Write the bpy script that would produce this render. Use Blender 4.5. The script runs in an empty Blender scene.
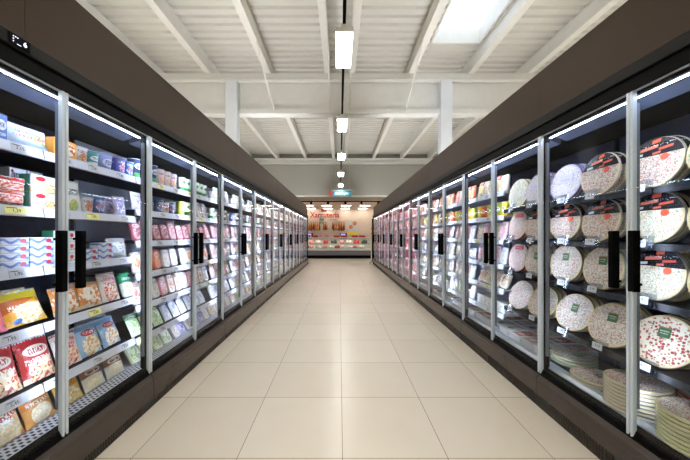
import bpy, bmesh, math, random
from mathutils import Vector, Matrix
R = math.radians
rng = random.Random(7)
sc = bpy.context.scene
COL = sc.collection
EYE = 1.27

# ------------------------------------------------------------------ helpers
def lin(c):
    return tuple((x/255/12.92 if x/255 <= .04045 else ((x/255+.055)/1.055)**2.4) for x in c)

class MB:
    """Collects shapes; build() links them as one mesh object."""
    def __init__(self):
        self.v, self.f, self.m = [], [], []
    def add(self, vs, fs, m=0):
        n = len(self.v)
        self.v += [tuple(p) for p in vs]
        for f in fs:
            self.f.append([i+n for i in f]); self.m.append(m)
    def box(self, x0, x1, y0, y1, z0, z1, m=0, b=0):
        x0, x1 = min(x0, x1), max(x0, x1); y0, y1 = min(y0, y1), max(y0, y1); z0, z1 = min(z0, z1), max(z0, z1)
        if b <= 0:
            v = [(x, y, z) for z in (z0, z1) for y in (y0, y1) for x in (x0, x1)]
            self.add(v, [(0,2,3,1), (4,5,7,6), (0,1,5,4), (2,6,7,3), (0,4,6,2), (1,3,7,5)], m)
            return
        bm = bmesh.new()
        bmesh.ops.create_cube(bm, size=1)
        for q in bm.verts:
            q.co = Vector(((x0+x1)/2+q.co.x*(x1-x0), (y0+y1)/2+q.co.y*(y1-y0), (z0+z1)/2+q.co.z*(z1-z0)))
        bmesh.ops.bevel(bm, geom=bm.edges[:], offset=b, segments=2, affect='EDGES', profile=.5)
        self.add_bm(bm, m)
    def add_bm(self, bm, m=0):
        bm.verts.index_update()
        self.add([q.co[:] for q in bm.verts], [[q.index for q in f.verts] for f in bm.faces], m)
        bm.free()
    def prism(self, prof, y0, y1, m=0):
        """profile of (x, z) points extruded along y"""
        n = len(prof)
        v = [(x, y0, z) for x, z in prof]+[(x, y1, z) for x, z in prof]
        f = [[i, (i+1) % n, n+(i+1) % n, n+i] for i in range(n)]+[list(range(n))[::-1], list(range(n, 2*n))]
        self.add(v, f, m)
    def tube(self, pts, r, seg=8, m=0):
        rings = []
        for i, p in enumerate(pts):
            p = Vector(p)
            a = Vector(pts[max(i-1, 0)]); c = Vector(pts[min(i+1, len(pts)-1)])
            t = (c-a).normalized()
            u = t.cross(Vector((0, 0, 1)) if abs(t.z) < .9 else Vector((1, 0, 0))).normalized(); w = t.cross(u)
            rr = r[i] if isinstance(r, (list, tuple)) else r
            rings.append([p+u*math.cos(k*2*math.pi/seg)*rr+w*math.sin(k*2*math.pi/seg)*rr for k in range(seg)])
        v = [q for ring in rings for q in ring]
        f = [[i*seg+k, i*seg+(k+1) % seg, (i+1)*seg+(k+1) % seg, (i+1)*seg+k] for i in range(len(pts)-1) for k in range(seg)]
        f += [list(range(seg))[::-1], [(len(pts)-1)*seg+k for k in range(seg)]]
        self.add(v, f, m)
    def lathe(self, prof, seg=24, m=0, axis='z', c=(0, 0, 0)):
        """profile of (r, h) points turned round z (or round -y for axis y)"""
        v, n = [], len(prof)
        for k in range(seg):
            a = 2*math.pi*k/seg
            for r, h in prof:
                p = (r*math.cos(a), r*math.sin(a), h) if axis == 'z' else (r*math.cos(a), -h, r*math.sin(a))
                v.append((p[0]+c[0], p[1]+c[1], p[2]+c[2]))
        f = [[k*n+i, ((k+1) % seg)*n+i, ((k+1) % seg)*n+i+1, k*n+i+1] for k in range(seg) for i in range(n-1)]
        self.add(v, f, m)
    def mesh(self, name, mats, smooth=False):
        me = bpy.data.meshes.new(name)
        me.from_pydata(self.v, [], self.f)
        mats = mats if isinstance(mats, (list, tuple)) else [mats]
        for x in mats: me.materials.append(x)
        for p, i in zip(me.polygons, self.m): p.material_index = i
        bm = bmesh.new(); bm.from_mesh(me)
        bmesh.ops.remove_doubles(bm, verts=bm.verts[:], dist=1e-6)
        bmesh.ops.recalc_face_normals(bm, faces=bm.faces[:])
        bm.to_mesh(me); bm.free()
        if smooth:
            for p in me.polygons: p.use_smooth = True
            try: me.set_sharp_from_angle(angle=R(40))
            except Exception: pass
        me.update()
        return me
    def build(self, name, mats, parent=None, smooth=False, loc=None, rot=None):
        return put(name, self.mesh(name, mats, smooth), parent, loc, rot)

def put(name, me, parent=None, loc=None, rot=None):
    o = bpy.data.objects.new(name, me)
    COL.objects.link(o)
    if parent: o.parent = parent
    if loc: o.location = loc
    if rot: o.rotation_euler = rot
    return o
def tag(o, label, cat, group=None):
    o['label'] = label; o['category'] = cat
    if group: o['group'] = group
    return o
def thing(name, label, cat, loc=(0, 0, 0), rot=None, group=None):
    return tag(put(name, None, None, loc, rot), label, cat, group)
def struct(o):
    o['kind'] = 'structure'; return o
def text_mesh(txt, size, extrude=.0004, align='CENTER', shear=0, bold=0):
    cu = bpy.data.curves.new('lettering', 'FONT')
    cu.body = txt; cu.size = size; cu.extrude = extrude; cu.align_x = align; cu.align_y = 'CENTER'; cu.shear = shear; cu.offset = bold
    cu.resolution_u = 3
    o = bpy.data.objects.new('lettering', cu); COL.objects.link(o)
    bpy.context.view_layer.update()
    me = bpy.data.meshes.new_from_object(o.evaluated_get(bpy.context.evaluated_depsgraph_get()))
    bpy.data.objects.remove(o); bpy.data.curves.remove(cu)
    vs = [(v.co.x, -v.co.z, v.co.y) for v in me.vertices]           # upright, facing -y
    fs = [list(p.vertices) for p in me.polygons]
    bpy.data.meshes.remove(me)
    return vs, fs

# ------------------------------------------------------------------ materials
class NT:
    def __init__(self, name):
        self.mat = bpy.data.materials.new(name); self.mat.use_nodes = True
        self.t = self.mat.node_tree; self.t.nodes.clear()
        self.out = self.n('ShaderNodeOutputMaterial')
    def n(self, kind, **kw):
        x = self.t.nodes.new(kind)
        for k, v in kw.items(): setattr(x, k, v)
        return x
    def link(self, a, b): self.t.links.new(a, b)
    def put(self, sock, v):
        if hasattr(v, 'links'): self.link(v, sock)
        elif isinstance(v, tuple) and len(v) == 3 and sock.type == 'RGBA': sock.default_value = (*v, 1)
        else: sock.default_value = v
    def m(self, op, a, b=None, c=None):
        x = self.n('ShaderNodeMath', operation=op)
        self.put(x.inputs[0], a)
        if b is not None: self.put(x.inputs[1], b)
        if c is not None: self.put(x.inputs[2], c)
        return x.outputs[0]
    def mix(self, f, a, b):
        x = self.n('ShaderNodeMix', data_type='RGBA')
        self.put(x.inputs[0], f); self.put(x.inputs[6], a); self.put(x.inputs[7], b)
        return x.outputs[2]
    def gen(self, kind='Generated'):
        t = self.n('ShaderNodeTexCoord'); s = self.n('ShaderNodeSeparateXYZ')
        self.link(t.outputs[kind], s.inputs[0])
        return t.outputs[kind], s.outputs[0], s.outputs[1], s.outputs[2]
    def scaled(self, vec, s, off=(0, 0, 0)):
        x = self.n('ShaderNodeMapping'); self.link(vec, x.inputs['Vector']); x.inputs['Scale'].default_value = s; x.inputs['Location'].default_value = off
        return x.outputs[0]
    def noise(self, vec, scale, detail=2.0):
        x = self.n('ShaderNodeTexNoise'); self.link(vec, x.inputs['Vector']); x.inputs['Scale'].default_value = scale; x.inputs['Detail'].default_value = detail
        return x.outputs['Fac']
    def voro(self, vec, scale, out='Distance'):
        x = self.n('ShaderNodeTexVoronoi'); self.link(vec, x.inputs['Vector']); x.inputs['Scale'].default_value = scale
        return x.outputs[out]
    def bsdf(self, col, rough=.5, metal=0, spec=.5, bump=None, bstr=.2, coat=0):
        b = self.n('ShaderNodeBsdfPrincipled')
        self.put(b.inputs['Base Color'], col); self.put(b.inputs['Roughness'], rough); self.put(b.inputs['Metallic'], metal)
        b.inputs['Specular IOR Level'].default_value = spec; b.inputs['Coat Weight'].default_value = coat; b.inputs['Coat Roughness'].default_value = .12
        if bump is not None:
            k = self.n('ShaderNodeBump'); k.inputs['Strength'].default_value = bstr; k.inputs['Distance'].default_value = .01
            self.link(bump, k.inputs['Height']); self.link(k.outputs[0], b.inputs['Normal'])
        self.link(b.outputs[0], self.out.inputs[0])
        return b

def plain(name, rgb, rough=.5, metal=0, spec=.5, var=.06, scale=6, coat=0):
    """plain surface with a faint procedural unevenness"""
    k = NT(name); v, *_ = k.gen('Object')
    f = k.noise(v, scale, 3)
    c = lin(rgb)
    k.bsdf(k.mix(f, tuple(x*(1-var) for x in c), tuple(min(1, x*(1+var)) for x in c)), rough, metal, spec, coat=coat)
    return k.mat
def emit(name, rgb, strength):
    k = NT(name); e = k.n('ShaderNodeEmission'); e.inputs[0].default_value = (*lin(rgb), 1); e.inputs[1].default_value = strength
    k.link(e.outputs[0], k.out.inputs[0]); return k.mat
def glass(name, tint, f0=.03, rough=.0, top=.8):
    k = NT(name)
    g = k.n('ShaderNodeNewGeometry'); d = k.n('ShaderNodeVectorMath', operation='DOT_PRODUCT')
    k.link(g.outputs['Incoming'], d.inputs[0]); k.link(g.outputs['Normal'], d.inputs[1])
    c = k.m('SUBTRACT', 1.0, k.m('ABSOLUTE', d.outputs['Value']))
    f = k.m('ADD', f0, k.m('MULTIPLY', top, k.m('POWER', c, 5.0)))
    tr = k.n('ShaderNodeBsdfTransparent'); tr.inputs[0].default_value = (*tint, 1)
    gl = k.n('ShaderNodeBsdfGlossy'); gl.inputs['Roughness'].default_value = rough
    mx = k.n('ShaderNodeMixShader'); k.link(f, mx.inputs[0]); k.link(tr.outputs[0], mx.inputs[1]); k.link(gl.outputs[0], mx.inputs[2])
    k.link(mx.outputs[0], k.out.inputs[0]); return k.mat

M = {}
M['black'] = plain('black_plastic', (2, 2, 3), .55, spec=.07)
M['handle'] = plain('handle_black', (3, 3, 3), .6, spec=.06)
M['band'] = plain('dark_grey_metal', (11, 10, 10), .5, spec=.15)
M['kick'] = plain('brown_grey_metal', (60, 51, 45), .27, scale=3)
M['plinth'] = plain('plinth_black', (24, 21, 20), .6)
M['fascia'] = plain('taupe_board', (54, 41, 30), .52, spec=.16, scale=1.2, var=.04)
k = NT('frosted_profile'); _v, *_r = k.gen('Object')
_b = k.n('ShaderNodeBsdfPrincipled'); k.put(_b.inputs['Base Color'], k.mix(k.noise(_v, 6), lin((228, 238, 248)), lin((238, 245, 252)))); _b.inputs['Roughness'].default_value = .2
_t = k.n('ShaderNodeBsdfTranslucent'); _t.inputs[0].default_value = (.8, .86, .9, 1)
_m = k.n('ShaderNodeMixShader'); _m.inputs[0].default_value = .3; k.link(_b.outputs[0], _m.inputs[1]); k.link(_t.outputs[0], _m.inputs[2]); k.link(_m.outputs[0], k.out.inputs[0])
M['profile'] = k.mat
M['housing'] = plain('strip_housing', (120, 126, 136), .4)
M['liner'] = plain('navy_liner', (27, 33, 62), .55)
M['pale_liner'] = plain('pale_liner', (182, 188, 208), .5)
M['canopy'] = plain('canopy_grey', (84, 94, 118), .4)
M['shelf_dark'] = plain('shelf_black', (17, 19, 28), .5)
M['shelf_grey'] = plain('shelf_grey', (176, 182, 196), .45)
M['rail'] = plain('price_rail', (208, 212, 224), .35)
M['rail_dark'] = plain('dark_rail', (26, 28, 36), .4)
M['rail_clear'] = plain('silver_rail', (170, 178, 188), .3, metal=.3)
M['tag'] = plain('tag_paper', (196, 199, 205), .6)
M['tag_yellow'] = plain('tag_yellow', (240, 236, 150), .6)
M['ink'] = plain('tag_ink', (45, 48, 58), .7)
M['white_metal'] = plain('white_paint', (222, 221, 216), .5)
M['deck'] = plain('roof_deck', (206, 205, 199), .5, scale=1.5, var=.05)
M['beam'] = plain('beam_paint', (216, 216, 213), .5)
M['column'] = plain('column_paint', (214, 219, 226), .5)
M['bulk'] = plain('bulkhead_paint', (158, 157, 150), .7, scale=.6, var=.03)
M['soffit'] = plain('soffit_paint', (222, 208, 196), .7)
M['hall'] = plain('hall_paint', (205, 203, 197), .8)
M['pinkwall'] = plain('pinkish_wall', (214, 190, 172), .7)
M['glass'] = glass('door_glass', (.975, .985, .99), .02, 0, .7)
M['case_glass'] = glass('case_glass', (.96, .98, .98), .04)
M['clear'] = glass('clear_plastic', (.82, .86, .9), .12, .1, .5)
M['led'] = emit('led_light', (206, 224, 255), 52)
M['fillbar'] = emit('fill_bar', (208, 225, 255), 31)
M['fillbar_far'] = emit('fill_bar_bright', (216, 230, 255), 54)
M['lamp'] = emit('lamp_diffuser', (255, 250, 240), 52)
M['led_pink'] = emit('led_light_pinkish', (255, 206, 232), 36)
M['fillbar_pink'] = emit('fill_bar_pinkish', (255, 210, 232), 44)
M['louvre'] = plain('louvre_grey', (120, 118, 114), .5)
M['roof_fill'] = emit('roof_fill_lamp', (250, 250, 250), 20)
M['panel_lamp'] = emit('panel_lamp', (255, 243, 230), 14)
M['display'] = emit('display_digit', (225, 225, 255), 2.2)
M['steel'] = plain('steel', (190, 192, 196), .3, metal=.8)

def floor_mat():
    k = NT('floor_tile'); g = k.n('ShaderNodeNewGeometry'); s = k.n('ShaderNodeSeparateXYZ'); k.link(g.outputs['Position'], s.inputs[0])
    def cell(c, off): return k.m('DIVIDE', k.m('SUBTRACT', c, off), .6)
    u, v = cell(s.outputs[0], .017), cell(s.outputs[1], .398)
    def dist(a): return k.m('ABSOLUTE', k.m('SUBTRACT', k.m('FRACT', k.m('ADD', a, .5)), .5))
    grout = k.m('LESS_THAN', k.m('MINIMUM', dist(u), dist(v)), .0032)
    cid = k.n('ShaderNodeCombineXYZ'); k.link(k.m('FLOOR', u), cid.inputs[0]); k.link(k.m('FLOOR', v), cid.inputs[1])
    wn = k.n('ShaderNodeTexWhiteNoise'); k.link(cid.outputs[0], wn.inputs['Vector'])
    cloud = k.noise(k.scaled(g.outputs['Position'], (1, 1, 1)), 3.5, 5)
    f = k.m('ADD', k.m('MULTIPLY', wn.outputs['Value'], .45), k.m('MULTIPLY', cloud, .6))
    c = k.mix(f, lin((219, 209, 191)), lin((230, 221, 206)))
    c = k.mix(grout, c, lin((128, 112, 92)))
    rough = k.m('ADD', .27, k.m('MULTIPLY', grout, .5))
    k.bsdf(c, rough, spec=.45, bump=k.m('SUBTRACT', 1.0, grout), bstr=.08)
    return k.mat
M['floor'] = floor_mat()
def slot_mat():
    """white metal air grille with two staggered rows of dark slots"""
    k = NT('air_grille'); v, x, y, z = k.gen('Object')
    row = k.m('FLOOR', k.m('MULTIPLY', x, 45.0))
    yy = k.m('ADD', k.m('MULTIPLY', y, 38.0), k.m('MULTIPLY', row, .5))
    a = k.m('LESS_THAN', k.m('ABSOLUTE', k.m('SUBTRACT', k.m('FRACT', yy), .5)), .27)
    b = k.m('LESS_THAN', k.m('ABSOLUTE', k.m('SUBTRACT', k.m('FRACT', k.m('MULTIPLY', x, 45.0)), .5)), .33)
    k.bsdf(k.mix(k.m('MULTIPLY', a, b), lin((205, 210, 222)), lin((38, 40, 52))), .45)
    return k.mat
M['slots'] = slot_mat()
def wall_tile_mat():
    k = NT('cream_tile'); v, x, y, z = k.gen('Object')
    br = k.n('ShaderNodeTexBrick'); cb = k.n('ShaderNodeCombineXYZ'); k.link(x, cb.inputs[0]); k.link(z, cb.inputs[1]); k.link(cb.outputs[0], br.inputs['Vector'])
    br.inputs['Color1'].default_value = (*lin((216, 200, 184)), 1); br.inputs['Color2'].default_value = (*lin((210, 194, 178)), 1); br.inputs['Mortar'].default_value = (*lin((182, 164, 148)), 1)
    br.inputs['Scale'].default_value = 2.2; br.inputs['Mortar Size'].default_value = .01
    k.bsdf(br.outputs['Color'], .4); return k.mat
M['walltile'] = wall_tile_mat()

# printed packaging ------------------------------------------------
def pack(name, base, top=None, topz=.8, bot=None, botz=.2, food=None, fpos=(.55, .36, .3), fscale=16, oval=None, opos=(.5, .68, .36, .14),
         text=None, rows=(.6, .72), diag=None, gloss=.28, crinkle=.0, side=None, wave=None):
    """packaging print laid out over the thing's own box: bands, brand oval, picture and lines of lettering-like marks"""
    k = NT('print_'+name); v, x, y, z = k.gen()
    c = lin(base)
    if diag:
        d = k.m('ADD', z, k.m('MULTIPLY', x, -.45))
        c = k.mix(k.m('GREATER_THAN', d, diag[1]), c, lin(diag[0]))
    if wave:
        wv = k.m('ADD', .52, k.m('MULTIPLY', k.m('SINE', k.m('ADD', k.m('MULTIPLY', x, 11.0), 1.0)), .22))
        c = k.mix(k.m('LESS_THAN', k.m('ABSOLUTE', k.m('SUBTRACT', z, wv)), .17), c, lin(wave))
    if top:
        edge = k.m('ADD', topz, k.m('MULTIPLY', k.m('SINE', k.m('MULTIPLY', x, 4.0)), .035))
        c = k.mix(k.m('GREATER_THAN', z, edge), c, lin(top))
    if bot: c = k.mix(k.m('LESS_THAN', z, botz), c, lin(bot))
    if food:
        dx = k.m('DIVIDE', k.m('SUBTRACT', x, fpos[0]), fpos[2]); dz = k.m('DIVIDE', k.m('SUBTRACT', z, fpos[1]), fpos[2]*.8)
        rr = k.m('ADD', k.m('MULTIPLY', dx, dx), k.m('MULTIPLY', dz, dz))
        wob = k.m('MULTIPLY', k.noise(k.scaled(v, (1, 1, 1)), 5, 2), .8)
        inside = k.m('LESS_THAN', k.m('ADD', rr, wob), 1.35)
        vv = k.n('ShaderNodeTexVoronoi'); k.link(k.scaled(v, (1, .3, 1)), vv.inputs['Vector']); vv.inputs['Scale'].default_value = fscale
        sp = k.n('ShaderNodeSeparateColor'); k.link(vv.outputs['Color'], sp.inputs[0])
        fc = k.mix(k.m('GREATER_THAN', sp.outputs[0], .5), lin(food[0]), lin(food[1]))
        if len(food) > 2: fc = k.mix(k.m('GREATER_THAN', sp.outputs[1], .72), fc, lin(food[2]))
        c = k.mix(inside, c, fc)
    if oval:
        dx = k.m('DIVIDE', k.m('SUBTRACT', x, opos[0]), opos[2]); dz = k.m('DIVIDE', k.m('SUBTRACT', z, opos[1]), opos[3])
        rr = k.m('ADD', k.m('MULTIPLY', dx, dx), k.m('MULTIPLY', dz, dz))
        c = k.mix(k.m('LESS_THAN', rr, 1.0), c, lin(oval[0]))
        if len(oval) > 1:
            marks = k.m('GREATER_THAN', k.noise(k.scaled(v, (26, .1, 9)), 1, 1), .5)
            c = k.mix(k.m('MULTIPLY', k.m('LESS_THAN', rr, .6), k.m('MULTIPLY', marks, k.m('LESS_THAN', k.m('ABSOLUTE', dz), .5))), c, lin(oval[1]))
    if text:
        for i, zr in enumerate(rows):
            marks = k.m('GREATER_THAN', k.noise(k.scaled(v, (22+5*i, .1, 14), (i*3.1, 0, 0)), 1, 1.5), .49)
            inr = k.m('MULTIPLY', k.m('LESS_THAN', k.m('ABSOLUTE', k.m('SUBTRACT', z, zr)), .045 if i else .06), k.m('LESS_THAN', k.m('ABSOLUTE', k.m('SUBTRACT', x, .5)), .38-.07*i))
            c = k.mix(k.m('MULTIPLY', marks, inr), c, lin(text if not isinstance(text, list) else text[i % len(text)]))
    if side: c = k.mix(k.m('GREATER_THAN', y, .12), c, lin(side))
    bump = k.noise(k.scaled(v, (1, 1, 1.6)), 8, 3) if crinkle else None
    k.bsdf(c, gloss, bump=bump, bstr=crinkle, coat=.6 if crinkle else 0)
    return k.mat
P = {
 'redbag': pack('redbag', (186, 38, 42), bot=(226, 206, 170), botz=.12, food=((228, 200, 150), (236, 226, 206), (204, 80, 50)), fscale=17, fpos=(.55, .2, .42), oval=((240, 225, 210), (168, 30, 40)), opos=(.5, .7, .36, .13), text=(250, 240, 225), rows=(.47, .38), crinkle=.5),
 'yellowbag': pack('yellowbag', (240, 178, 58), top=(244, 216, 58), topz=.72, food=((246, 236, 208), (238, 214, 160), (220, 190, 120)), fpos=(.6, .3, .38), fscale=14, diag=((206, 108, 44), .35), text=(255, 250, 235), rows=(.5, .42), oval=((60, 110, 180),), opos=(.25, .12, .1, .07), crinkle=.5),
 'pinkbag': pack('pinkbag', (222, 92, 110), top=(198, 44, 40), topz=.72, food=((240, 214, 190), (226, 150, 140)), text=(255, 245, 235), crinkle=.4),
 'grated': pack('grated', (232, 168, 92), top=(222, 138, 52), topz=.5, food=((246, 236, 208), (240, 222, 176), (250, 246, 230)), fpos=(.5, .26, .34), fscale=26, text=(250, 236, 214), rows=(.6, .74), crinkle=.6),
 'gratedred': pack('gratedred', (236, 190, 130), diag=((208, 56, 42), .2), food=((246, 238, 214), (238, 216, 168)), fpos=(.55, .22, .4), fscale=22, text=(252, 246, 236), rows=(.62, .5), bot=(226, 140, 60), botz=.1, crinkle=.6),
 'gratedyel': pack('gratedyel', (240, 208, 104), top=(238, 200, 60), topz=.5, food=((250, 244, 222), (230, 180, 90), (240, 220, 160)), fpos=(.5, .26, .34), fscale=24, text=(226, 120, 50), rows=(.6, .72), crinkle=.6),
 'brownbag': pack('brownbag', (238, 232, 216), top=(134, 84, 56), topz=.46, oval=((214, 190, 160), (90, 50, 36)), opos=(.5, .62, .36, .1), food=((248, 242, 222), (238, 224, 180)), fpos=(.5, .24, .3), fscale=26, crinkle=.6),
 'bluebag': pack('bluebag', (150, 190, 226), top=(116, 164, 214), topz=.8, food=((240, 228, 202), (226, 180, 120), (250, 248, 240)), fpos=(.52, .3, .4), oval=((206, 50, 60), (250, 240, 240)), opos=(.5, .72, .3, .1), crinkle=.5),
 'redwhite': pack('redwhite', (244, 236, 232), text=[(206, 40, 48), (206, 40, 48)], rows=(.76, .62), food=((236, 180, 150), (244, 230, 210), (210, 70, 60)), fpos=(.5, .3, .4), top=(216, 60, 60), topz=.92, crinkle=.4),
 'orangebag': pack('orangebag', (238, 158, 70), food=((246, 236, 216), (230, 150, 80), (250, 246, 238)), fpos=(.5, .42, .5), fscale=8, text=(255, 250, 240), rows=(.82,), bot=(240, 226, 200), botz=.14, crinkle=.4),
 'fishbag': pack('fishbag', (186, 206, 232), food=((226, 190, 110), (240, 232, 210), (120, 160, 110)), fpos=(.78, .42, .26), text=[(196, 40, 60), (60, 80, 150)], rows=(.45, .62), top=(222, 232, 246), topz=.72, crinkle=.5),
 'bluelong': pack('bluelong', (96, 130, 196), oval=((240, 244, 250), (60, 80, 160)), opos=(.5, .6, .4, .2), text=(240, 240, 250), rows=(.25,)),
 'orangebox': pack('orangebox', (236, 166, 74), food=((250, 240, 224), (196, 92, 40)), fpos=(.5, .5, .45), fscale=6, text=(250, 250, 245), rows=(.82,)),
 'whitebox': pack('whitebox', (230, 236, 246), text=[(70, 90, 170), (150, 170, 210)], rows=(.82, .7), food=((214, 222, 240), (240, 244, 250)), oval=((214, 50, 50),), opos=(.16, .92, .07, .05)),
 'fingersbox': pack('fingersbox', (222, 238, 246), bot=(240, 214, 160), botz=.2, oval=((208, 42, 44),), opos=(.3, .78, .16, .14), food=((232, 190, 110), (250, 232, 190), (70, 60, 60)), fpos=(.66, .34, .24), side=(92, 176, 150)),
 'redpack': pack('redpack', (238, 226, 228), top=(214, 50, 44), topz=.74, food=((240, 180, 170), (224, 90, 84), (236, 222, 180)), fpos=(.6, .42, .42), text=(190, 60, 70), rows=(.62,), crinkle=.5),
 'wavebox': pack('wavebox', (214, 220, 234), wave=(112, 140, 206), text=[(64, 88, 168)], rows=(.45,), oval=((212, 44, 52),), opos=(.78, .55, .12, .3)),
 'greenbox': pack('greenbox', (236, 240, 240), side=(60, 150, 110), oval=((212, 60, 54),), opos=(.3, .6, .16, .2), text=(40, 130, 100), rows=(.3,)),
 'bluetub': pack('bluetub', (146, 160, 216), oval=((206, 214, 240), (70, 80, 160)), opos=(.5, .5, .3, .24), bot=(110, 124, 196), botz=.14),
 'purplecup': pack('purplecup', (112, 112, 190), food=((150, 170, 226), (214, 80, 100), (230, 230, 246)), fpos=(.5, .42, .36), text=(240, 240, 250), rows=(.76,)),
 'bluecup': pack('bluecup', (96, 130, 200), food=((236, 240, 248), (120, 160, 220), (210, 90, 90)), fpos=(.5, .45, .4), text=(246, 246, 250), rows=(.8,)),
 'tealcup': pack('tealcup', (74, 150, 160), oval=((236, 240, 240), (60, 110, 120)), opos=(.5, .55, .36, .16), bot=(230, 238, 240), botz=.3),
 'whitecup': pack('whitecup', (232, 234, 240), food=((250, 220, 190), (226, 110, 90), (120, 170, 110)), fpos=(.5, .4, .34), text=[(70, 80, 150), (160, 60, 90)], rows=(.78, .66)),
 'milkbag': pack('milkbag', (228, 236, 236), text=[(50, 60, 80), (90, 110, 120)], rows=(.66, .56), food=((120, 186, 110), (236, 190, 90)), fpos=(.5, .2, .24), crinkle=.3),
 'lilacpack': pack('lilacpack', (196, 190, 232), food=((250, 250, 255), (150, 140, 210)), fpos=(.5, .42, .36), text=(90, 80, 170), rows=(.8,)),
 'greenpack': pack('greenpack', (238, 240, 236), top=(40, 150, 104), topz=.58, text=(245, 250, 245), rows=(.76,), food=((246, 240, 216), (226, 206, 160)), fpos=(.5, .3, .3)),
 'clearpack': pack('clearpack', (206, 212, 214), food=((236, 240, 240), (170, 180, 182)), fpos=(.5, .45, .46), fscale=5, oval=((245, 247, 247), (130, 150, 150)), opos=(.55, .5, .2, .18), gloss=.15, crinkle=.4),
 'whitetray': pack('whitetray', (226, 230, 236), text=[(130, 140, 170)], rows=(.8,), food=((240, 236, 226), (206, 190, 180)), fpos=(.5, .42, .36)),
 'orangecard': pack('orangecard', (240, 236, 232), food=((236, 120, 70), (246, 190, 160)), fpos=(.5, .5, .34), text=(90, 90, 120), rows=(.86,)),
 'salmon': pack('salmon', (238, 120, 76), oval=((246, 230, 220), (210, 80, 50)), opos=(.5, .7, .3, .14), food=((244, 150, 110), (250, 190, 160)), fpos=(.5, .34, .36)),
 'beigepack': pack('beigepack', (226, 212, 200), food=((240, 224, 204), (196, 130, 120)), fpos=(.5, .42, .34), text=(120, 60, 70), rows=(.82,), top=(210, 190, 186), topz=.9),
 'hampack': pack('hampack', (220, 150, 164), food=((232, 172, 176), (206, 116, 134), (240, 214, 214)), fpos=(.5, .42, .44), oval=((244, 236, 238), (170, 60, 90)), opos=(.5, .8, .3, .1)),
 'hamdark': pack('hamdark', (176, 96, 112), food=((196, 120, 130), (150, 70, 92), (226, 190, 194)), fpos=(.5, .42, .44), oval=((240, 232, 234), (150, 50, 70)), opos=(.5, .82, .34, .1)),
 'hamlight': pack('hamlight', (238, 214, 220), food=((234, 170, 184), (220, 140, 160), (246, 226, 230)), fpos=(.5, .4, .42), text=(176, 60, 100), rows=(.82,)),
 'greenbag': pack('greenbag', (196, 222, 176), top=(60, 160, 96), topz=.74, food=((226, 236, 206), (150, 200, 130)), fpos=(.5, .38, .42), text=(250, 255, 250), rows=(.84,), crinkle=.4),
 'limepack': pack('limepack', (226, 238, 204), food=((164, 206, 110), (236, 242, 220)), fpos=(.5, .36, .36), text=(80, 140, 70), rows=(.8,)),
 'bluewhite': pack('bluewhite', (226, 232, 244), top=(106, 128, 200), topz=.78, food=((240, 242, 248), (170, 186, 222)), fpos=(.5, .4, .38), text=(245, 245, 250), rows=(.88,), crinkle=.2),
 'yellowcup': pack('yellowcup', (240, 210, 60), oval=((250, 244, 214), (190, 110, 40)), opos=(.5, .55, .34, .2), bot=(226, 190, 50), botz=.2),
 'limecup': pack('limecup', (196, 208, 80), oval=((248, 248, 224), (90, 130, 50)), opos=(.5, .55, .34, .2), bot=(240, 220, 90), botz=.2),
 'orangecup': pack('orangecup', (232, 120, 70), oval=((250, 236, 214), (180, 60, 40)), opos=(.5, .55, .34, .2), bot=(214, 70, 54), botz=.25),
 'greencup': pack('greencup', (236, 242, 236), bot=(70, 160, 90), botz=.34, oval=((70, 150, 90),), opos=(.5, .7, .3, .12)),
 'darkcup': pack('darkcup', (52, 62, 110), bot=(86, 180, 110), botz=.32, oval=((226, 236, 240), (50, 60, 110)), opos=(.5, .66, .36, .16)),
 'peachcup': pack('peachcup', (226, 206, 206), food=((236, 150, 110), (240, 196, 160)), fpos=(.5, .4, .3), text=(100, 70, 110), rows=(.76,)),
 'cheesepack': pack('cheesepack', (242, 226, 170), top=(206, 70, 60), topz=.74, food=((248, 232, 150), (240, 210, 110)), fpos=(.5, .38, .36), text=(250, 245, 230), rows=(.85,)),
 'creampack': pack('creampack', (236, 226, 202), food=((226, 196, 140), (240, 232, 214), (170, 110, 80)), fpos=(.5, .45, .44), text=(90, 110, 70), rows=(.85,)),
 'clearbox': pack('clearbox', (216, 222, 226), food=((236, 232, 226), (196, 200, 206)), fpos=(.5, .5, .5), fscale=4, oval=((245, 245, 248), (140, 150, 180)), opos=(.5, .6, .2, .2), gloss=.12),
}
def flat_top(name, base, food, rim):
    """print seen from above, for trays lying flat"""
    k = NT('print_'+name); v, x, y, z = k.gen()
    vv = k.n('ShaderNodeTexVoronoi'); k.link(k.scaled(v, (1, 1, .1)), vv.inputs['Vector']); vv.inputs['Scale'].default_value = 9
    sp = k.n('ShaderNodeSeparateColor'); k.link(vv.outputs['Color'], sp.inputs[0])
    c = k.mix(sp.outputs[0], lin(food[0]), lin(food[1]))
    ed = k.m('MAXIMUM', k.m('ABSOLUTE', k.m('SUBTRACT', x, .5)), k.m('ABSOLUTE', k.m('SUBTRACT', y, .5)))
    c = k.mix(k.m('GREATER_THAN', ed, .4), c, lin(rim))
    c = k.mix(k.m('LESS_THAN', k.m('ADD', k.m('POWER', k.m('SUBTRACT', x, .35), 2.0), k.m('POWER', k.m('SUBTRACT', y, .5), 2.0)), .02), c, lin(base))
    k.bsdf(c, .2, coat=.3); return k.mat
P['flatpink'] = flat_top('flatpink', (240, 240, 240), ((222, 160, 156), (236, 214, 206)), (214, 214, 216))
P['flatwhite'] = flat_top('flatwhite', (90, 130, 90), ((236, 234, 224), (214, 206, 190)), (226, 226, 226))
P['flatred'] = flat_top('flatred', (246, 240, 236), ((206, 70, 60), (240, 200, 180)), (226, 226, 226))

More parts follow.
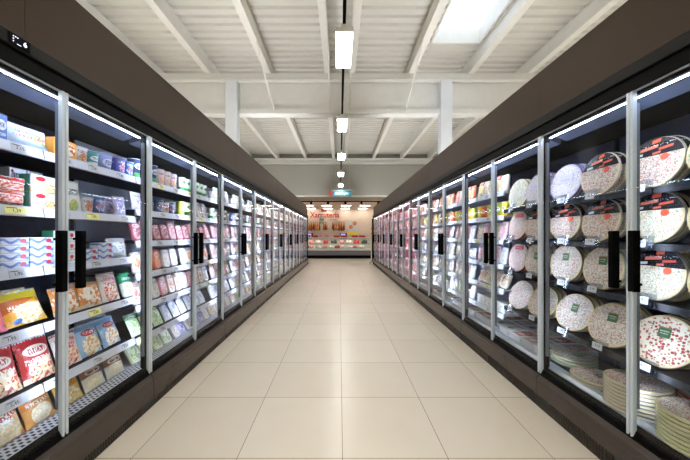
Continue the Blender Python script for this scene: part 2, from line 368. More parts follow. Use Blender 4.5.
def pizza_mat(name, rim, cheese, bits, n=16, amount=.55, crust=(226, 206, 160)):
    k = NT('pizza_'+name); v, x, y, z = k.gen()
    rr = k.m('SQRT', k.m('ADD', k.m('POWER', k.m('SUBTRACT', x, .5), 2.0), k.m('POWER', k.m('SUBTRACT', z, .5), 2.0)))
    flat = k.scaled(v, (1, .15, 1))
    ns = k.noise(flat, 30, 3)
    c = k.mix(ns, lin(cheese[0]), lin(cheese[1]))
    for i, b in enumerate(bits):
        vv = k.n('ShaderNodeTexVoronoi'); k.link(k.scaled(v, (1, .15, 1), (i*1.7, 0, i*.9)), vv.inputs['Vector']); vv.inputs['Scale'].default_value = n*(1+.25*i)
        sp = k.n('ShaderNodeSeparateColor'); k.link(vv.outputs['Color'], sp.inputs[0])
        hit = k.m('MULTIPLY', k.m('GREATER_THAN', sp.outputs[0], amount+.08*i), k.m('LESS_THAN', vv.outputs['Distance'], .42))
        c = k.mix(hit, c, lin(b))
    c = k.mix(k.m('GREATER_THAN', k.m('ADD', rr, k.m('MULTIPLY', k.noise(flat, 9, 2), .03)), .465), c, lin(crust))
    c = k.mix(k.m('GREATER_THAN', rr, .488), c, lin(rim))
    c = k.mix(k.m('GREATER_THAN', y, .5), c, lin(rim))
    k.bsdf(c, .22, bump=ns, bstr=.4, coat=.35)
    return k.mat
PZ = {
 'ham': pizza_mat('ham', (186, 182, 168), ((216, 206, 190), (236, 230, 220)), ((196, 116, 112), (150, 104, 76), (120, 120, 86), (214, 150, 140)), 38, .45),
 'cheese': pizza_mat('cheese', (186, 192, 180), ((218, 214, 190), (240, 236, 222)), ((184, 160, 112), (160, 156, 100), (236, 232, 214)), 40, .5),
 'prosciutto': pizza_mat('prosciutto', (150, 130, 110), ((222, 212, 184), (238, 232, 212)), ((178, 78, 76), (196, 104, 98), (200, 140, 120)), 16, .5),
 'green': pizza_mat('green', (176, 182, 146), ((222, 216, 204), (240, 236, 226)), ((190, 120, 112), (110, 132, 80), (190, 160, 132), (204, 150, 140)), 38, .48),
 'purple': pizza_mat('purple', (140, 122, 172), ((206, 200, 200), (224, 220, 222)), ((172, 150, 172), (160, 138, 116), (226, 224, 226)), 40, .5, (184, 172, 198)),
 'herb': pizza_mat('herb', (160, 182, 156), ((212, 208, 186), (230, 226, 210)), ((100, 142, 88), (188, 108, 98), (160, 160, 110)), 32, .5),
 'redtop': pizza_mat('redtop', (188, 54, 50), ((216, 200, 188), (232, 220, 210)), ((190, 90, 90), (210, 150, 142), (112, 130, 90)), 36, .48, (206, 170, 160)),
}
def black_label():
    k = NT('black_label'); v, x, y, z = k.gen()
    c = lin((30, 28, 34))
    for i, (px, pz, w, h, col) in enumerate([(.52, .80, .075, .11, (216, 92, 62)), (.40, .46, .16, .09, (218, 118, 94)), (.70, .34, .12, .07, (206, 84, 68)), (.22, .14, .08, .07, (184, 192, 194)), (.55, .12, .07, .06, (206, 100, 78))]):
        d = k.m('MAXIMUM', k.m('DIVIDE', k.m('ABSOLUTE', k.m('SUBTRACT', x, px)), w), k.m('DIVIDE', k.m('ABSOLUTE', k.m('SUBTRACT', k.m('ADD', z, k.m('MULTIPLY', k.m('SUBTRACT', x, px), -.3)), pz)), h))
        c = k.mix(k.m('LESS_THAN', d, 1.0), c, lin(col))
    mk = k.m('MULTIPLY', k.m('GREATER_THAN', k.noise(k.scaled(v, (34, .1, 12)), 1, 1), .6), k.m('LESS_THAN', k.m('ABSOLUTE', k.m('SUBTRACT', z, .56)), .06))
    c = k.mix(mk, c, lin((220, 224, 232)))
    k.bsdf(c, .25, coat=.3); return k.mat
M['label_black'] = black_label()
M['label_green'] = pack('label_green', (66, 104, 66), text=[(214, 226, 200), (200, 214, 190)], rows=(.62, .38), top=(150, 120, 70), topz=.86)
M['label_purple'] = pack('label_purple', (190, 180, 204), text=[(150, 190, 60), (110, 90, 150)], rows=(.66, .36))
M['label_red'] = pack('label_red', (206, 48, 50), text=[(250, 240, 236)], rows=(.5,))
M['sticker'] = plain('orange_sticker', (232, 96, 66), .35)

# ------------------------------------------------------------------ product shapes (front faces -y, base at z = 0)
CACHE = {}
def cached(key, fn):
    if key not in CACHE: CACHE[key] = fn()
    return CACHE[key]
def pillow_mesh(w, h, t, mat, seed=0, seal=.07, n=9):
    r = random.Random(seed)
    nx, nz = n, n+2
    mb = MB()
    ph = [r.uniform(0, 6.28) for _ in range(6)]
    for sgn in (-1, 1):
        vs = []
        for j in range(nz+1):
            q = j/nz
            for i in range(nx+1):
                p = i/nx
                e = max(0, 1-abs(2*p-1)**3.2)
                zc = (q-seal)/(1-2*seal)
                g = max(0, 1-abs(2*min(max(zc, 0), 1)-1)**2.6)*(1.12-.35*q)
                b = t/2*(e*g)**.6
                b *= 1+.12*math.sin(9*p+ph[0])*math.sin(8*q+ph[1])+.07*math.sin(17*p+ph[2]+5*q)
                edge = .5*(p-.5)*w*2*(1-.05*g*(1-e))
                zz = q*h + (.004*math.sin(22*p+ph[3]) if j == nz else 0)
                vs.append((edge, sgn*max(b, .0008), zz))
        fs = []
        for j in range(nz):
            for i in range(nx):
                a = j*(nx+1)+i
                fs.append([a, a+1, a+nx+2, a+nx+1] if sgn < 0 else [a, a+nx+1, a+nx+2, a+1])
        mb.add(vs, fs)
    # close the rim
    N = (nx+1)*(nz+1)
    rim = [i for i in range(nx+1)]+[(j+1)*(nx+1)-1 for j in range(1, nz+1)]+[nz*(nx+1)+i for i in range(nx-1, -1, -1)]+[j*(nx+1) for j in range(nz-1, 0, -1)]
    for a, b in zip(rim, rim[1:]+rim[:1]):
        mb.f.append([a, a+N, b+N, b]); mb.m.append(0)
    return mb.mesh('packet', mat, True)
def carton_mesh(w, h, t, mat):
    mb = MB(); mb.box(-w/2, w/2, -t/2, t/2, 0, h, b=min(.003, h*.08)); return mb.mesh('carton', mat)
def tray_mesh(w, h, t, mat):
    """shallow rounded tray with a raised middle and a hanging tab"""
    bm = bmesh.new()
    bmesh.ops.create_cube(bm, size=1)
    for q in bm.verts: q.co = Vector((q.co.x*w, q.co.y*t*.5+t*.2, (q.co.z+.5)*h))
    ve = [e for e in bm.edges if abs(e.verts[0].co.y-e.verts[1].co.y) > t*.3]
    bmesh.ops.bevel(bm, geom=ve, offset=min(w, h)*.12, segments=3, affect='EDGES')
    front = min(bm.faces, key=lambda f: f.calc_center_median().y)
    bmesh.ops.inset_region(bm, faces=[front], thickness=min(w, h)*.1)
    for q in front.verts: q.co.y -= t*.45
    mb = MB(); mb.add_bm(bm); return mb.mesh('tray', mat)
def cup_mesh(r, h, mat, taper=.82):
    mb = MB(); b = r*taper
    mb.lathe([(0, 0), (b*.92, 0), (b, .004), (r*.97, h*.93), (r*1.04, h*.94), (r*1.04, h*.97), (r*.97, h*.97), (0, h*.97)], 16)
    return mb.mesh('cup', mat, True)
def lid_mesh(r, h, mat):
    mb = MB(); mb.lathe([(0, h*.972), (r*1.07, h*.972), (r*1.08, h*.985), (r*1.04, h), (r*.9, h*.995), (0, h*.99)], 16); return mb.mesh('lid', mat, True)
PR = .137
def pizza_mesh(mat):
    mb = MB()
    mb.lathe([(0, -.004), (PR*.7, -.004), (PR*.95, -.002), (PR, .004), (PR*1.0, .009), (PR*.97, .0145), (PR*.92, .0155), (PR*.86, .0125), (PR*.5, .0135), (0, .0135)], 40, axis='y', c=(0, 0, PR))
    return mb.mesh('pizza', mat, True)
def segment_label(mat):
    """label filling the upper cap of the round pizza wrapping"""
    mb = MB(); a0 = math.asin(.30); n = 18; r = PR*.97
    pts = [(r*math.cos(a0+(math.pi-2*a0)*i/n), PR+r*math.sin(a0+(math.pi-2*a0)*i/n)) for i in range(n+1)]
    m = len(pts)
    mb.add([(x, -.0163, z) for x, z in pts]+[(x, -.0150, z) for x, z in pts], [list(range(m)), list(range(m, 2*m))[::-1]]+[[i, (i+1) % m, m+(i+1) % m, m+i] for i in range(m)])
    return mb.mesh('label', mat)
def rect_label(mat, w, h, z):
    mb = MB(); mb.box(-w/2, w/2, -.0163, -.0130, z-h/2, z+h/2); return mb.mesh('label', mat)
def sticker_mesh():
    mb = MB(); mb.lathe([(0, .013), (.018, .013), (.018, .0165), (0, .0165)], 16, axis='y', c=(.05, 0, PR+.022)); return mb.mesh('sticker', M['sticker'])

# ------------------------------------------------------------------ room
def quad_box(name, *a, mat=None): 
    mb = MB(); mb.box(*a); return struct(mb.build(name, mat))
HALL_X, HALL_Y0, HALL_Y1 = 9.0, -7.0, 18.75
ZS = 3.0      # lowered ceiling
YB = 12.62    # bulkhead
quad_box('floor', -HALL_X, HALL_X, HALL_Y0, HALL_Y1, -.1, 0, mat=M['floor'])
quad_box('wall_left', -HALL_X-.1, -HALL_X, HALL_Y0, HALL_Y1, 0, 5.2, mat=M['hall'])
quad_box('wall_right', HALL_X, HALL_X+.1, HALL_Y0, HALL_Y1, 0, 5.2, mat=M['hall'])
quad_box('wall_rear', -HALL_X, HALL_X, HALL_Y0-.1, HALL_Y0, 0, 5.2, mat=M['hall'])
quad_box('wall_end', -HALL_X, HALL_X, HALL_Y1, HALL_Y1+.1, 0, 5.2, mat=M['pinkwall'])
quad_box('wall_tiled', -2.3, 2.38, HALL_Y1-.1, HALL_Y1, 0, ZS-.003, mat=M['walltile'])
quad_box('wall_bulkhead', -HALL_X, HALL_X, YB, YB+.12, ZS+.05, 5.2, mat=M['bulk'])
quad_box('trim_1', -HALL_X, HALL_X, YB-.03, YB+.12, ZS-.005, ZS+.045, mat=M['white_metal'])
quad_box('ceiling_lowered', -HALL_X, HALL_X, 13.9, HALL_Y1, ZS, ZS+.1, mat=M['soffit'])
quad_box('ceiling_shaded', -HALL_X, HALL_X, YB+.12, 13.9, ZS, ZS+.1, mat=M['bulk'])  # dimmer front of the soffit, its shade put into the greyer colour
# corrugated roof deck, open where the rooflight is
ZD, ZP = 4.90, 4.64
SKX0, SKX1, SKY0, SKY1 = 1.74, 2.62, 3.0, 5.28
def corrugated(mb, x0, x1, y0, y1):
    p, d, t = .18, .04, .004
    n = max(1, round((y1-y0)/p)); p = (y1-y0)/n
    prof = []
    for i in range(n):
        b = y0+i*p
        prof += [(b, ZD), (b+p*.42, ZD), (b+p*.54, ZD+d), (b+p*.88, ZD+d)]
    prof.append((y1, ZD))
    k = len(prof)
    v = [(x0, y, z) for y, z in prof]+[(x1, y, z) for y, z in prof]+[(x0, y, z+t) for y, z in prof]+[(x1, y, z+t) for y, z in prof]
    f = []
    for i in range(k-1):
        f += [[i, i+1, k+i+1, k+i], [2*k+i, 3*k+i, 3*k+i+1, 2*k+i+1]]
    mb.add(v, f)
mb = MB()
corrugated(mb, -HALL_X, SKX0, HALL_Y0, YB); corrugated(mb, SKX1, HALL_X, HALL_Y0, YB)
corrugated(mb, SKX0, SKX1, HALL_Y0, SKY0); corrugated(mb, SKX0, SKX1, SKY1, YB)
struct(mb.build('ceiling', M['deck']))
mb = MB()
for a in ((-HALL_X, SKX0-.03, HALL_Y0, YB), (SKX1+.03, HALL_X, HALL_Y0, YB), (SKX0-.03, SKX1+.03, HALL_Y0, SKY0-.03), (SKX0-.03, SKX1+.03, SKY1+.03, YB)):
    mb.box(*a, ZD+.06, ZD+.12)
mb.box(-HALL_X, HALL_X, YB, HALL_Y1+.1, 5.2, 5.26)
struct(mb.build('roof', M['hall']))
mb = MB()
for a in ((SKX0-.03, SKX0, SKY0-.03, SKY1+.03), (SKX1, SKX1+.03, SKY0-.03, SKY1+.03), (SKX0, SKX1, SKY0-.03, SKY0), (SKX0, SKX1, SKY1, SKY1+.03)):
    mb.box(*a, ZD-.02, ZD+.24)
win = struct(mb.build('window_1', M['white_metal']))
k = NT('opal_sheet'); tl = k.n('ShaderNodeBsdfTranslucent'); tl.inputs[0].default_value = (.95, .96, .98, 1); tp = k.n('ShaderNodeBsdfTransparent'); mx = k.n('ShaderNodeMixShader'); mx.inputs[0].default_value = .5
k.link(tl.outputs[0], mx.inputs[1]); k.link(tp.outputs[0], mx.inputs[2]); k.link(mx.outputs[0], k.out.inputs[0])
mb = MB(); mb.box(SKX0-.03, SKX1+.03, SKY0-.03, SKY1+.03, ZD+.24, ZD+.25); mb.build('pane', k.mat, win)
# purlins: I-sections running along the aisle
def purlin(x):
    mb = MB()
    mb.box(x-.06, x+.06, HALL_Y0, YB-.05, ZP, ZP+.012); mb.box(x-.06, x+.06, HALL_Y0, YB-.05, ZD-.014, ZD-.002); mb.box(x-.045, x+.045, HALL_Y0, YB-.05, ZP+.012, ZD-.014)
    return mb
for i, x in enumerate((-6.4, -5.18, -3.96, -2.74, -1.49, -.26, .27, 1.5, 2.75, 3.97, 5.2, 6.4)):
    struct(purlin(x).build('beam_purlin', M['white_metal']))
# main beam across the aisle and the shallower one in front of the bulkhead
BY = 5.92
mb = MB()
mb.box(-HALL_X, HALL_X, BY-.06, BY+.1, 4.53, ZP); mb.tube([(-HALL_X, BY-.05, 4.50), (HALL_X, BY-.05, 4.50)], .045, 10)
mb.box(-HALL_X, HALL_X, BY+.015, BY+.03, 3.83, 4.53); mb.box(-HALL_X, HALL_X, BY-.07, BY+.12, 3.80, 3.83); mb.box(-HALL_X, HALL_X, BY-.07, BY-.055, 3.83, 3.90)
struct(mb.build('beam_main', M['beam']))
mb = MB(); mb.box(-HALL_X, HALL_X, YB-.3, YB-.08, 4.42, 4.46); mb.box(-HALL_X, HALL_X, YB-.2, YB-.18, 4.46, 4.6); mb.box(-HALL_X, HALL_X, YB-.3, YB-.08, 4.6, ZP)
struct(mb.build('beam_far', M['beam']))
for x0, x1 in ((-2.34, -2.10), (2.075, 2.31)):
    quad_box('pillar_left' if x0 < 0 else 'pillar_right', x0, x1, BY-.17, BY-.08, 0, 4.45, mat=M['column']) if False else None
    mb = MB(); mb.box(x0, x1, BY-.17, BY+.014, 0, 4.44, b=.008); struct(mb.build('pillar_left' if x0 < 0 else 'pillar_right', M['column']))
# braces from the purlins down to the foot of the beam
for x0, x1 in ((-1.44, -1.36), (-.2, -.2), (.21, .21), (1.45, 1.38)):
    mb = MB(); mb.tube([(x0, BY-1.05, ZP-.0), (x0*.99, BY-.6, ZP-.3), (x1, BY-.05, 3.86)], .016, 6)
    struct(mb.build('beam_brace', M['white_metal']))
# tall fascia boards above the cabinets
YE = 1.41-.637*1+9*1.274
for s, d, nm in ((-1, 1.40, 'trim_2'), (1, 1.475, 'trim_3')):
    mb = MB(); y = -1.6
    edges = [-1.6, 1.25, 3.8, 6.35, 8.9, YE] if s < 0 else [-1.6, 2.06, 4.6, 7.15, 9.7, YE]
    top = 2.515 if s < 0 else 2.47
    for a, b in zip(edges, edges[1:]):
        mb.box(s*d, s*(d+.03), a+.0012, b-.0012, 2.117, top)
    mb.box(s*(d+.004), s*(d+.026), -1.6, YE, 2.117, top-.002)
    struct(mb.build(nm, M['fascia']))
# world: bright overcast sky, seen through the rooflight
w = bpy.data.worlds.new('sky'); sc.world = w; w.use_nodes = True
bg = w.node_tree.nodes['Background']; bg.inputs[0].default_value = (.82, .91, 1, 1); bg.inputs[1].default_value = 1.4

# ------------------------------------------------------------------ lights along the aisle
ORD = ['first', 'second', 'third', 'fourth', 'fifth', 'sixth', 'seventh', 'eighth', 'ninth', 'tenth', 'eleventh', 'twelfth', 'thirteenth', 'fourteenth', 'fifteenth', 'sixteenth', 'seventeenth', 'eighteenth', 'nineteenth', 'twentieth', 'twenty-first', 'twenty-second', 'twenty-third', 'twenty-fourth', 'twenty-fifth', 'twenty-sixth', 'twenty-seventh', 'twenty-eighth', 'twenty-ninth']
ZL, LX = 3.39, .05
tr = thing('light_trunking', 'black ceiling trunking running lengthwise over the aisle between the luminaires', 'light trunking', (LX, 0, ZL+.13))
mb = MB(); mb.box(-.017, .017, HALL_Y0+.4, YB-.35, -.03, .03); mb.build('rail', M['black'], tr)
for y in (-4, -1.5, 1.2, 3.85, 5.65, 8.3, 10.6):
    mb = MB(); mb.tube([(0, y, .03), (0, y, ZP-(ZL+.13)+.27)], .004, 5); mb.build('hanging_wire', M['steel'], tr)
def lamp(y, k):
    lab = f'glowing white rectangular luminaire under the trunking, {ORD[k]} from the near end' if k >= 0 else 'glowing white rectangular luminaire under the trunking behind the camera'
    t = thing('pendant_luminaire', lab, 'ceiling light', (LX, y, ZL), group='luminaires over the aisle')
    mb = MB(); mb.box(-.09, .09, 0, .635, .04, .055); mb.box(-.03, .03, .02, .615, .055, .1)
    mb.box(-.094, .094, -.004, .0, .0, .055); mb.box(-.094, .094, .635, .639, .0, .055); mb.box(-.094, -.090, 0, .635, .0, .055); mb.box(.090, .094, 0, .635, .0, .055)
    mb.build('housing', M['white_metal'], t)
    for q in (-1, 0, 1):
        mb = MB(); mb.box(q*.06-.023, q*.06+.023, .004, .631, .006, .039, b=.006); mb.build('diffuser', M['lamp'], t)
    for q in (-.03, .03):
        mb = MB(); mb.box(q-.006, q+.006, .002, .633, .001, .039); mb.build('louvre_blade', M['louvre'], t)
for k in range(-4, 5):
    lamp(2.935+2.205*k, k)
# unseen lamp rows added over the neighbouring aisles to light the hall
def side_row(x):
    mb = MB(); mb2 = MB()
    for k in range(-4, 4):
        mb.box(x-.11, x+.11, 3.05+2.3*k, 3.75+2.3*k, ZL+.05, ZL+.1); mb2.box(x-.105, x+.105, 3.055+2.3*k, 3.745+2.3*k, ZL, ZL+.05)
    mb.box(x-.03, x+.03, HALL_Y0+.4, YB-.35, ZL+.1, ZL+.16)
    for y in (-4, 0, 4, 8): mb.tube([(x, y, ZL+.16), (x, y, ZD)], .004, 5)
    o = struct(mb.build('ceiling_fill_row', M['black'])); mb2.build('diffuser', M['lamp'], o)
side_row(-5.4); side_row(5.4)
# cove lamps added unseen behind the fascia boards to brighten the roof deck
for s_ in (-1, 1):
    mb = MB(); mb.box(s_*1.62, s_*1.80, -1.4, YE-.1, 2.119, 2.15); o = struct(mb.build('ceiling_fill_trough', M['white_metal']))
    mb = MB(); mb.box(s_*1.65, s_*1.77, -1.35, YE-.15, 2.151, 2.16); mb.build('roof_fill_lamp', M['roof_fill'], o)

# ------------------------------------------------------------------ freezer cabinets
W, DW = 1.274, .637
D = {-1: 1.38, 1: 1.46}
STD = [1.69, 1.455, 1.22, .98, .743, .503]
DECK = .30
def levels(s, c, bay):
    if s < 0 and c == 0: return [1.69, 1.40, 1.11, .82, .52]
    if s > 0 and (c == 0 or (c == 1 and bay == 0)): return [1.505, 1.22, .928, .59]
    return STD
def is_pizza(s, c, bay): return s > 0 and (c == 0 or (c == 1 and bay == 0))
PRICES = ['2,15', '3,20', '2,89', '1,95', '4,10', '3,15', '2,45', '1,29']
def tag_mesh(price, mat, w=.062, h=.034):
    def mk():
        mb = MB(); mb.box(-w/2, w/2, -.0015, 0, -h/2, h/2)
        if price:
            v, f = text_mesh(price, h*.62); mb.add([(x+.004, y-.0017, z-.002) for x, y, z in v], f, 1)
            mb.box(-w*.42, w*.1, -.0019, -.0015, h*.28, h*.38, 1)
        return mb.mesh('price_tag', [mat, M['ink']])
    return cached(('tag', price, mat.name, w, h), mk)
def holder_mesh(price):
    """clear hanging card holder with a small white price card"""
    def mk():
        mb = MB(); mb.box(-.062, .062, -.003, 0, -.034, .034, 0); mb.box(-.064, .064, -.006, 0, -.036, -.031, 0); mb.box(-.034, .03, -.0045, -.003, -.024, .014, 1)
        v, f = text_mesh(price, .02); mb.add([(x, y-.0048, z-.002) for x, y, z in v], f, 2)
        return mb.mesh('price_holder', [M['clear'], M['tag'], M['ink']])
    return cached(('holder', price), mk)

ROWNAME = {-1: 'packet-side', 1: 'pizza-side'}
def cabinet(s, c):
    d, y0 = D[s], 1.41-DW+c*W
    content = ('cheese bags and cartons' if s < 0 else 'upright pizzas') if c == 0 else ('pizzas and chilled cups' if s > 0 and c == 1 else ('pink meat trays' if s > 0 and c > 3 else 'chilled packets'))
    t = thing('freezer_cabinet', f'double glass-door freezer cabinet of {content}, {ORD[c]} in the {ROWNAME[s]} row', 'freezer', (s*d, y0, 0), group=f'{ROWNAME[s]} freezer cabinets')
    X = lambda a: s*a
    g = .003
    def part(key, name, fn, mats, parent=None, smooth=False, loc=None):
        def mk():
            mb = MB(); fn(mb); return mb.mesh(name, mats, smooth)
        return put(name, cached((s,)+key, mk), parent or t, loc)
    pale = c >= 2 or (s < 0 and c == 1) 
    def carc(mb):
        mb.box(X(.575), X(.60), 0, W, .09, 2.1); mb.box(X(.03), X(.575), 0, W, 1.985, 2.1); mb.box(X(.04), X(.575), 0, W, .09, .245)
        if c == 8: mb.box(X(-.01), X(.60), W-.02, W, .0, 2.115)
        if c == 0: mb.box(X(-.01), X(.60), 0, .02, .0, 2.115)
        mb.box(X(.026), X(.05), 0, .028, .27, 1.985); mb.box(X(.026), X(.05), W-.028, W, .27, 1.985)
    part(('carc', c == 0, c == 8), 'carcass', carc, M['black'])
    part(('liner', pale), 'back_liner', lambda mb: mb.box(X(.56), X(.574), .022, W-.022, .3, 1.97), M['pale_liner'] if pale else M['liner'])
    def can(mb):
        mb.prism([(X(.085), 1.972), (X(.175), 1.943), (X(.18), 1.984), (X(.085), 1.984)], .03, W-.03)
    part(('can',), 'canopy', can, M['canopy'])
    part(('housing',), 'lamp_housing', lambda mb: mb.box(X(.03), X(.08), .03, W-.03, 1.968, 1.984), M['black'])
    kb = .085 if s < 0 else .116
    part(('plinth',), 'plinth', lambda mb: mb.box(X(.006 if s < 0 else .012), X(.575), 0, W, 0, kb+.004), M['plinth'])
    def vent(mb):
        a = .005 if s < 0 else .011; vt = kb-.017
        for y in (.10, .74):
            mb.box(X(a-.004), X(a), y-.01, y+.45, .012, .018); mb.box(X(a-.004), X(a), y-.01, y+.45, vt, vt+.008); mb.box(X(a-.004), X(a), y-.01, y+.45, vt/2+.006, vt/2+.011)
            for q in range(24): mb.box(X(a-.004), X(a), y+q*.0192-.004, y+q*.0192+.004, .018, vt)
    if c < 5: part(('vent',), 'vent_grille', vent, M['kick'])
    def kick(mb):
        mb.prism([(X(.03), kb), (X(-.026), kb), (X(-.026), .232), (X(-.022), .236), (X(-.006), .256), (X(.03), .256)], g, W-g)
        mb.box(X(-.0275), X(-.026), g, W-g, .205, .2075)
    part(('kick',), 'kick_panel', kick, M['kick'])
    part(('sill',), 'door_sill', lambda mb: mb.prism([(X(.04), .256), (X(-.006), .256), (X(-.006), .268), (X(.012), .30), (X(.04), .312)], 0, W), M['black'])
    part(('head',), 'header', lambda mb: mb.box(X(-.008), X(.03), 0, W, 1.986, 2.055), M['black'])
    part(('band',), 'header_band', lambda mb: mb.prism([(X(.03), 2.055), (X(-.02), 2.055), (X(-.022), 2.06), (X(-.022), 2.112), (X(-.018), 2.116), (X(.03), 2.116)], 0, W), M['band'])
    # doors: left-hung and right-hung, handles meeting in the middle
    for j in (0, 1):
        a, b = j*DW+.003, (j+1)*DW-.003
        do = part(('pane', j), 'door', lambda mb: mb.box(X(.002), X(.010), a+.014, b-.014, .285, 1.982), M['glass'])
        for e in (a, b-.014):
            part(('prof', round(e, 4)), 'edge_profile', lambda mb: mb.box(X(-.006), X(.016), e, e+.014, .262, 1.988, b=.003), M['profile'], do)
        part(('rail', j), 'bottom_rail', lambda mb: mb.box(X(-.002), X(.018), a+.018, b-.018, .264, .286), M['black'], do)
        part(('toprail', j), 'top_rail', lambda mb: mb.box(X(.0), X(.014), a+.014, b-.014, 1.982, 1.986), M['profile'], do)
        hy = b-.062 if j == 0 else a+.032
        def handle(mb):
            mb.box(X(-.052), X(-.018), hy, hy+.03, .995, 1.292, b=.003)
            for z in (1.03, 1.25): mb.box(X(-.02), X(.003), hy+.012, hy+.018, z-.006, z+.006)
        part(('handle', j), 'handle', handle, M['handle'], do)
    pk = s > 0 and c > 3
    part(('led', pk), 'led_tube', lambda mb: mb.box(X(.050), X(.056), .03, W-.03, 1.964, 1.968), M['led_pink'] if pk else M['led'])
    for yb in (.03, DW, W-.03):  # hidden glowing strips added behind the door edges to brighten the products
        def bar(mb):
            mb.box(X(.024), X(.034), yb-.008, yb+.008, .40, 1.93, 1)
            for sg in (-1, 1): mb.box(X(.034), X(.0385), yb+sg*.0085, yb+sg*.0065, .40, 1.93, 1)
            mb.box(X(.034), X(.036), yb-.0062, yb+.0062, .405, 1.925, 0)
        part(('bar', yb, pk, c > 1 or s < 0 < c), 'fill_strip', bar, [M['fillbar_pink'] if pk else M['fillbar_far'] if (c > 1 or s < 0 < c) else M['fillbar'], M['housing']])
    # bottom deck
    def deck(mb): mb.box(X(.125), X(.559), .0, W, DECK-.03, DECK)
    part(('deck', is_pizza(s, c, 0)), 'bottom_deck', deck, M['shelf_dark'] if is_pizza(s, c, 0) else M['shelf_grey'])
    if s < 0:
        part(('grille',), 'air_grille', lambda mb: mb.prism([(X(.042), .300), (X(.042), .312), (X(.118), .322), (X(.124), .322), (X(.124), .29)], .0, W), M['slots'])
    else:
        part(('lip',), 'deck_lip', lambda mb: mb.prism([(X(.042), .29), (X(.042), .318), (X(.06), .335), (X(.124), .322), (X(.124), .29)], .0, W), M['rail_clear'])
    # shelves, one per bay and level
    rr = random.Random(100*s+c)
    for bay in (0, 1):
        pz = is_pizza(s, c, bay)
        for li, z in enumerate(levels(s, c, bay)):
            x0 = .115 if not pz else .12
            sh = part(('shelf', bay, pz), 'shelf', lambda mb: mb.box(X(x0), X(.558), bay*DW+.004, (bay+1)*DW-.004, -.014, 0), M['shelf_dark'] if (c == 0 or pz) else M['shelf_grey'], loc=(0, 0, z))
            if pz:
                part(('prail', bay), 'front_rail', lambda mb: mb.box(X(x0-.012), X(x0), bay*DW+.004, (bay+1)*DW-.004, -.028, .006), M['rail_dark'], sh)
            else:
                part(('prail', bay, 0), 'price_rail', lambda mb: mb.prism([(X(x0), .006), (X(x0-.006), .006), (X(x0-.016), -.040), (X(x0), -.042)], bay*DW+.004, (bay+1)*DW-.004), M['rail'], sh)
                for q in range(3 if c < 2 else (2 if c < 4 else 0)):
                    y = bay*DW+.09+q*(.21 if c < 2 else .3)+rr.uniform(-.03, .03)
                    if y0+y < 1.22: continue
                    yel = rr.random() < .14
                    put('price_tag', tag_mesh(rr.choice(PRICES), M['tag_yellow'] if yel else M['tag'], .085 if yel else .062), sh, (X(x0-.0125), y, -.0175), (R(-12) , 0, R(90) if s < 0 else R(-90)))
    return t
CABS = {(s, c): cabinet(s, c) for s in (-1, 1) for c in range(9)}
# controller on the header of the nearest packet-side cabinet
t = CABS[(-1, 0)]
mb = MB(); mb.box(.022, .028, .380, .458, 2.064, 2.108, b=.002)
ctl = mb.build('controller', M['handle'], t)
v, f = text_mesh('6', .030); mb = MB(); mb.add([(.0284-y, .436+x, 2.086+z) for x, y, z in v], f); mb.build('digit', M['display'], ctl)
for bx in [(.390, .394, 2.075+q*.010, 2.078+q*.010) for q in range(3)]+[(.398, .402, 2.096, 2.099), (.406, .410, 2.096, 2.099), (.405, .420, 2.070, 2.072)]:
    mb = MB(); mb.box(.028, .0285, *bx); mb.build('indicator_light', M['display'], ctl)

# ------------------------------------------------------------------ products
SHELF = lambda li, n: ('bottom' if li == n else 'top' if li == 0 else ORD[li])
def face(s, tilt=0, yaw=0): return (R(-tilt), 0, R(90+yaw) if s < 0 else R(-90+yaw))
LOOK = {}
def product(s, c, li, n, y, x, z, nth, look, name, cat, me, tilt=0, yaw=0, thick=.03, extra='', kids=(), grp=None):
    lift = thick/2*math.sin(R(tilt))
    o = put(name, me, None, (s*(D[s]+x), y, z+lift+.001), face(s, tilt, yaw))
    lab = f'{look}, {ORD[nth]} from near end{extra}, {SHELF(li, n)} shelf, {ORD[c]} {ROWNAME[s]} freezer'
    tag(o, lab, cat, grp or f'{look}s on the {SHELF(li, n)} shelf of the {ORD[c]} {ROWNAME[s]} freezer')
    for kn, km in kids: put(kn, km, o)
    return o
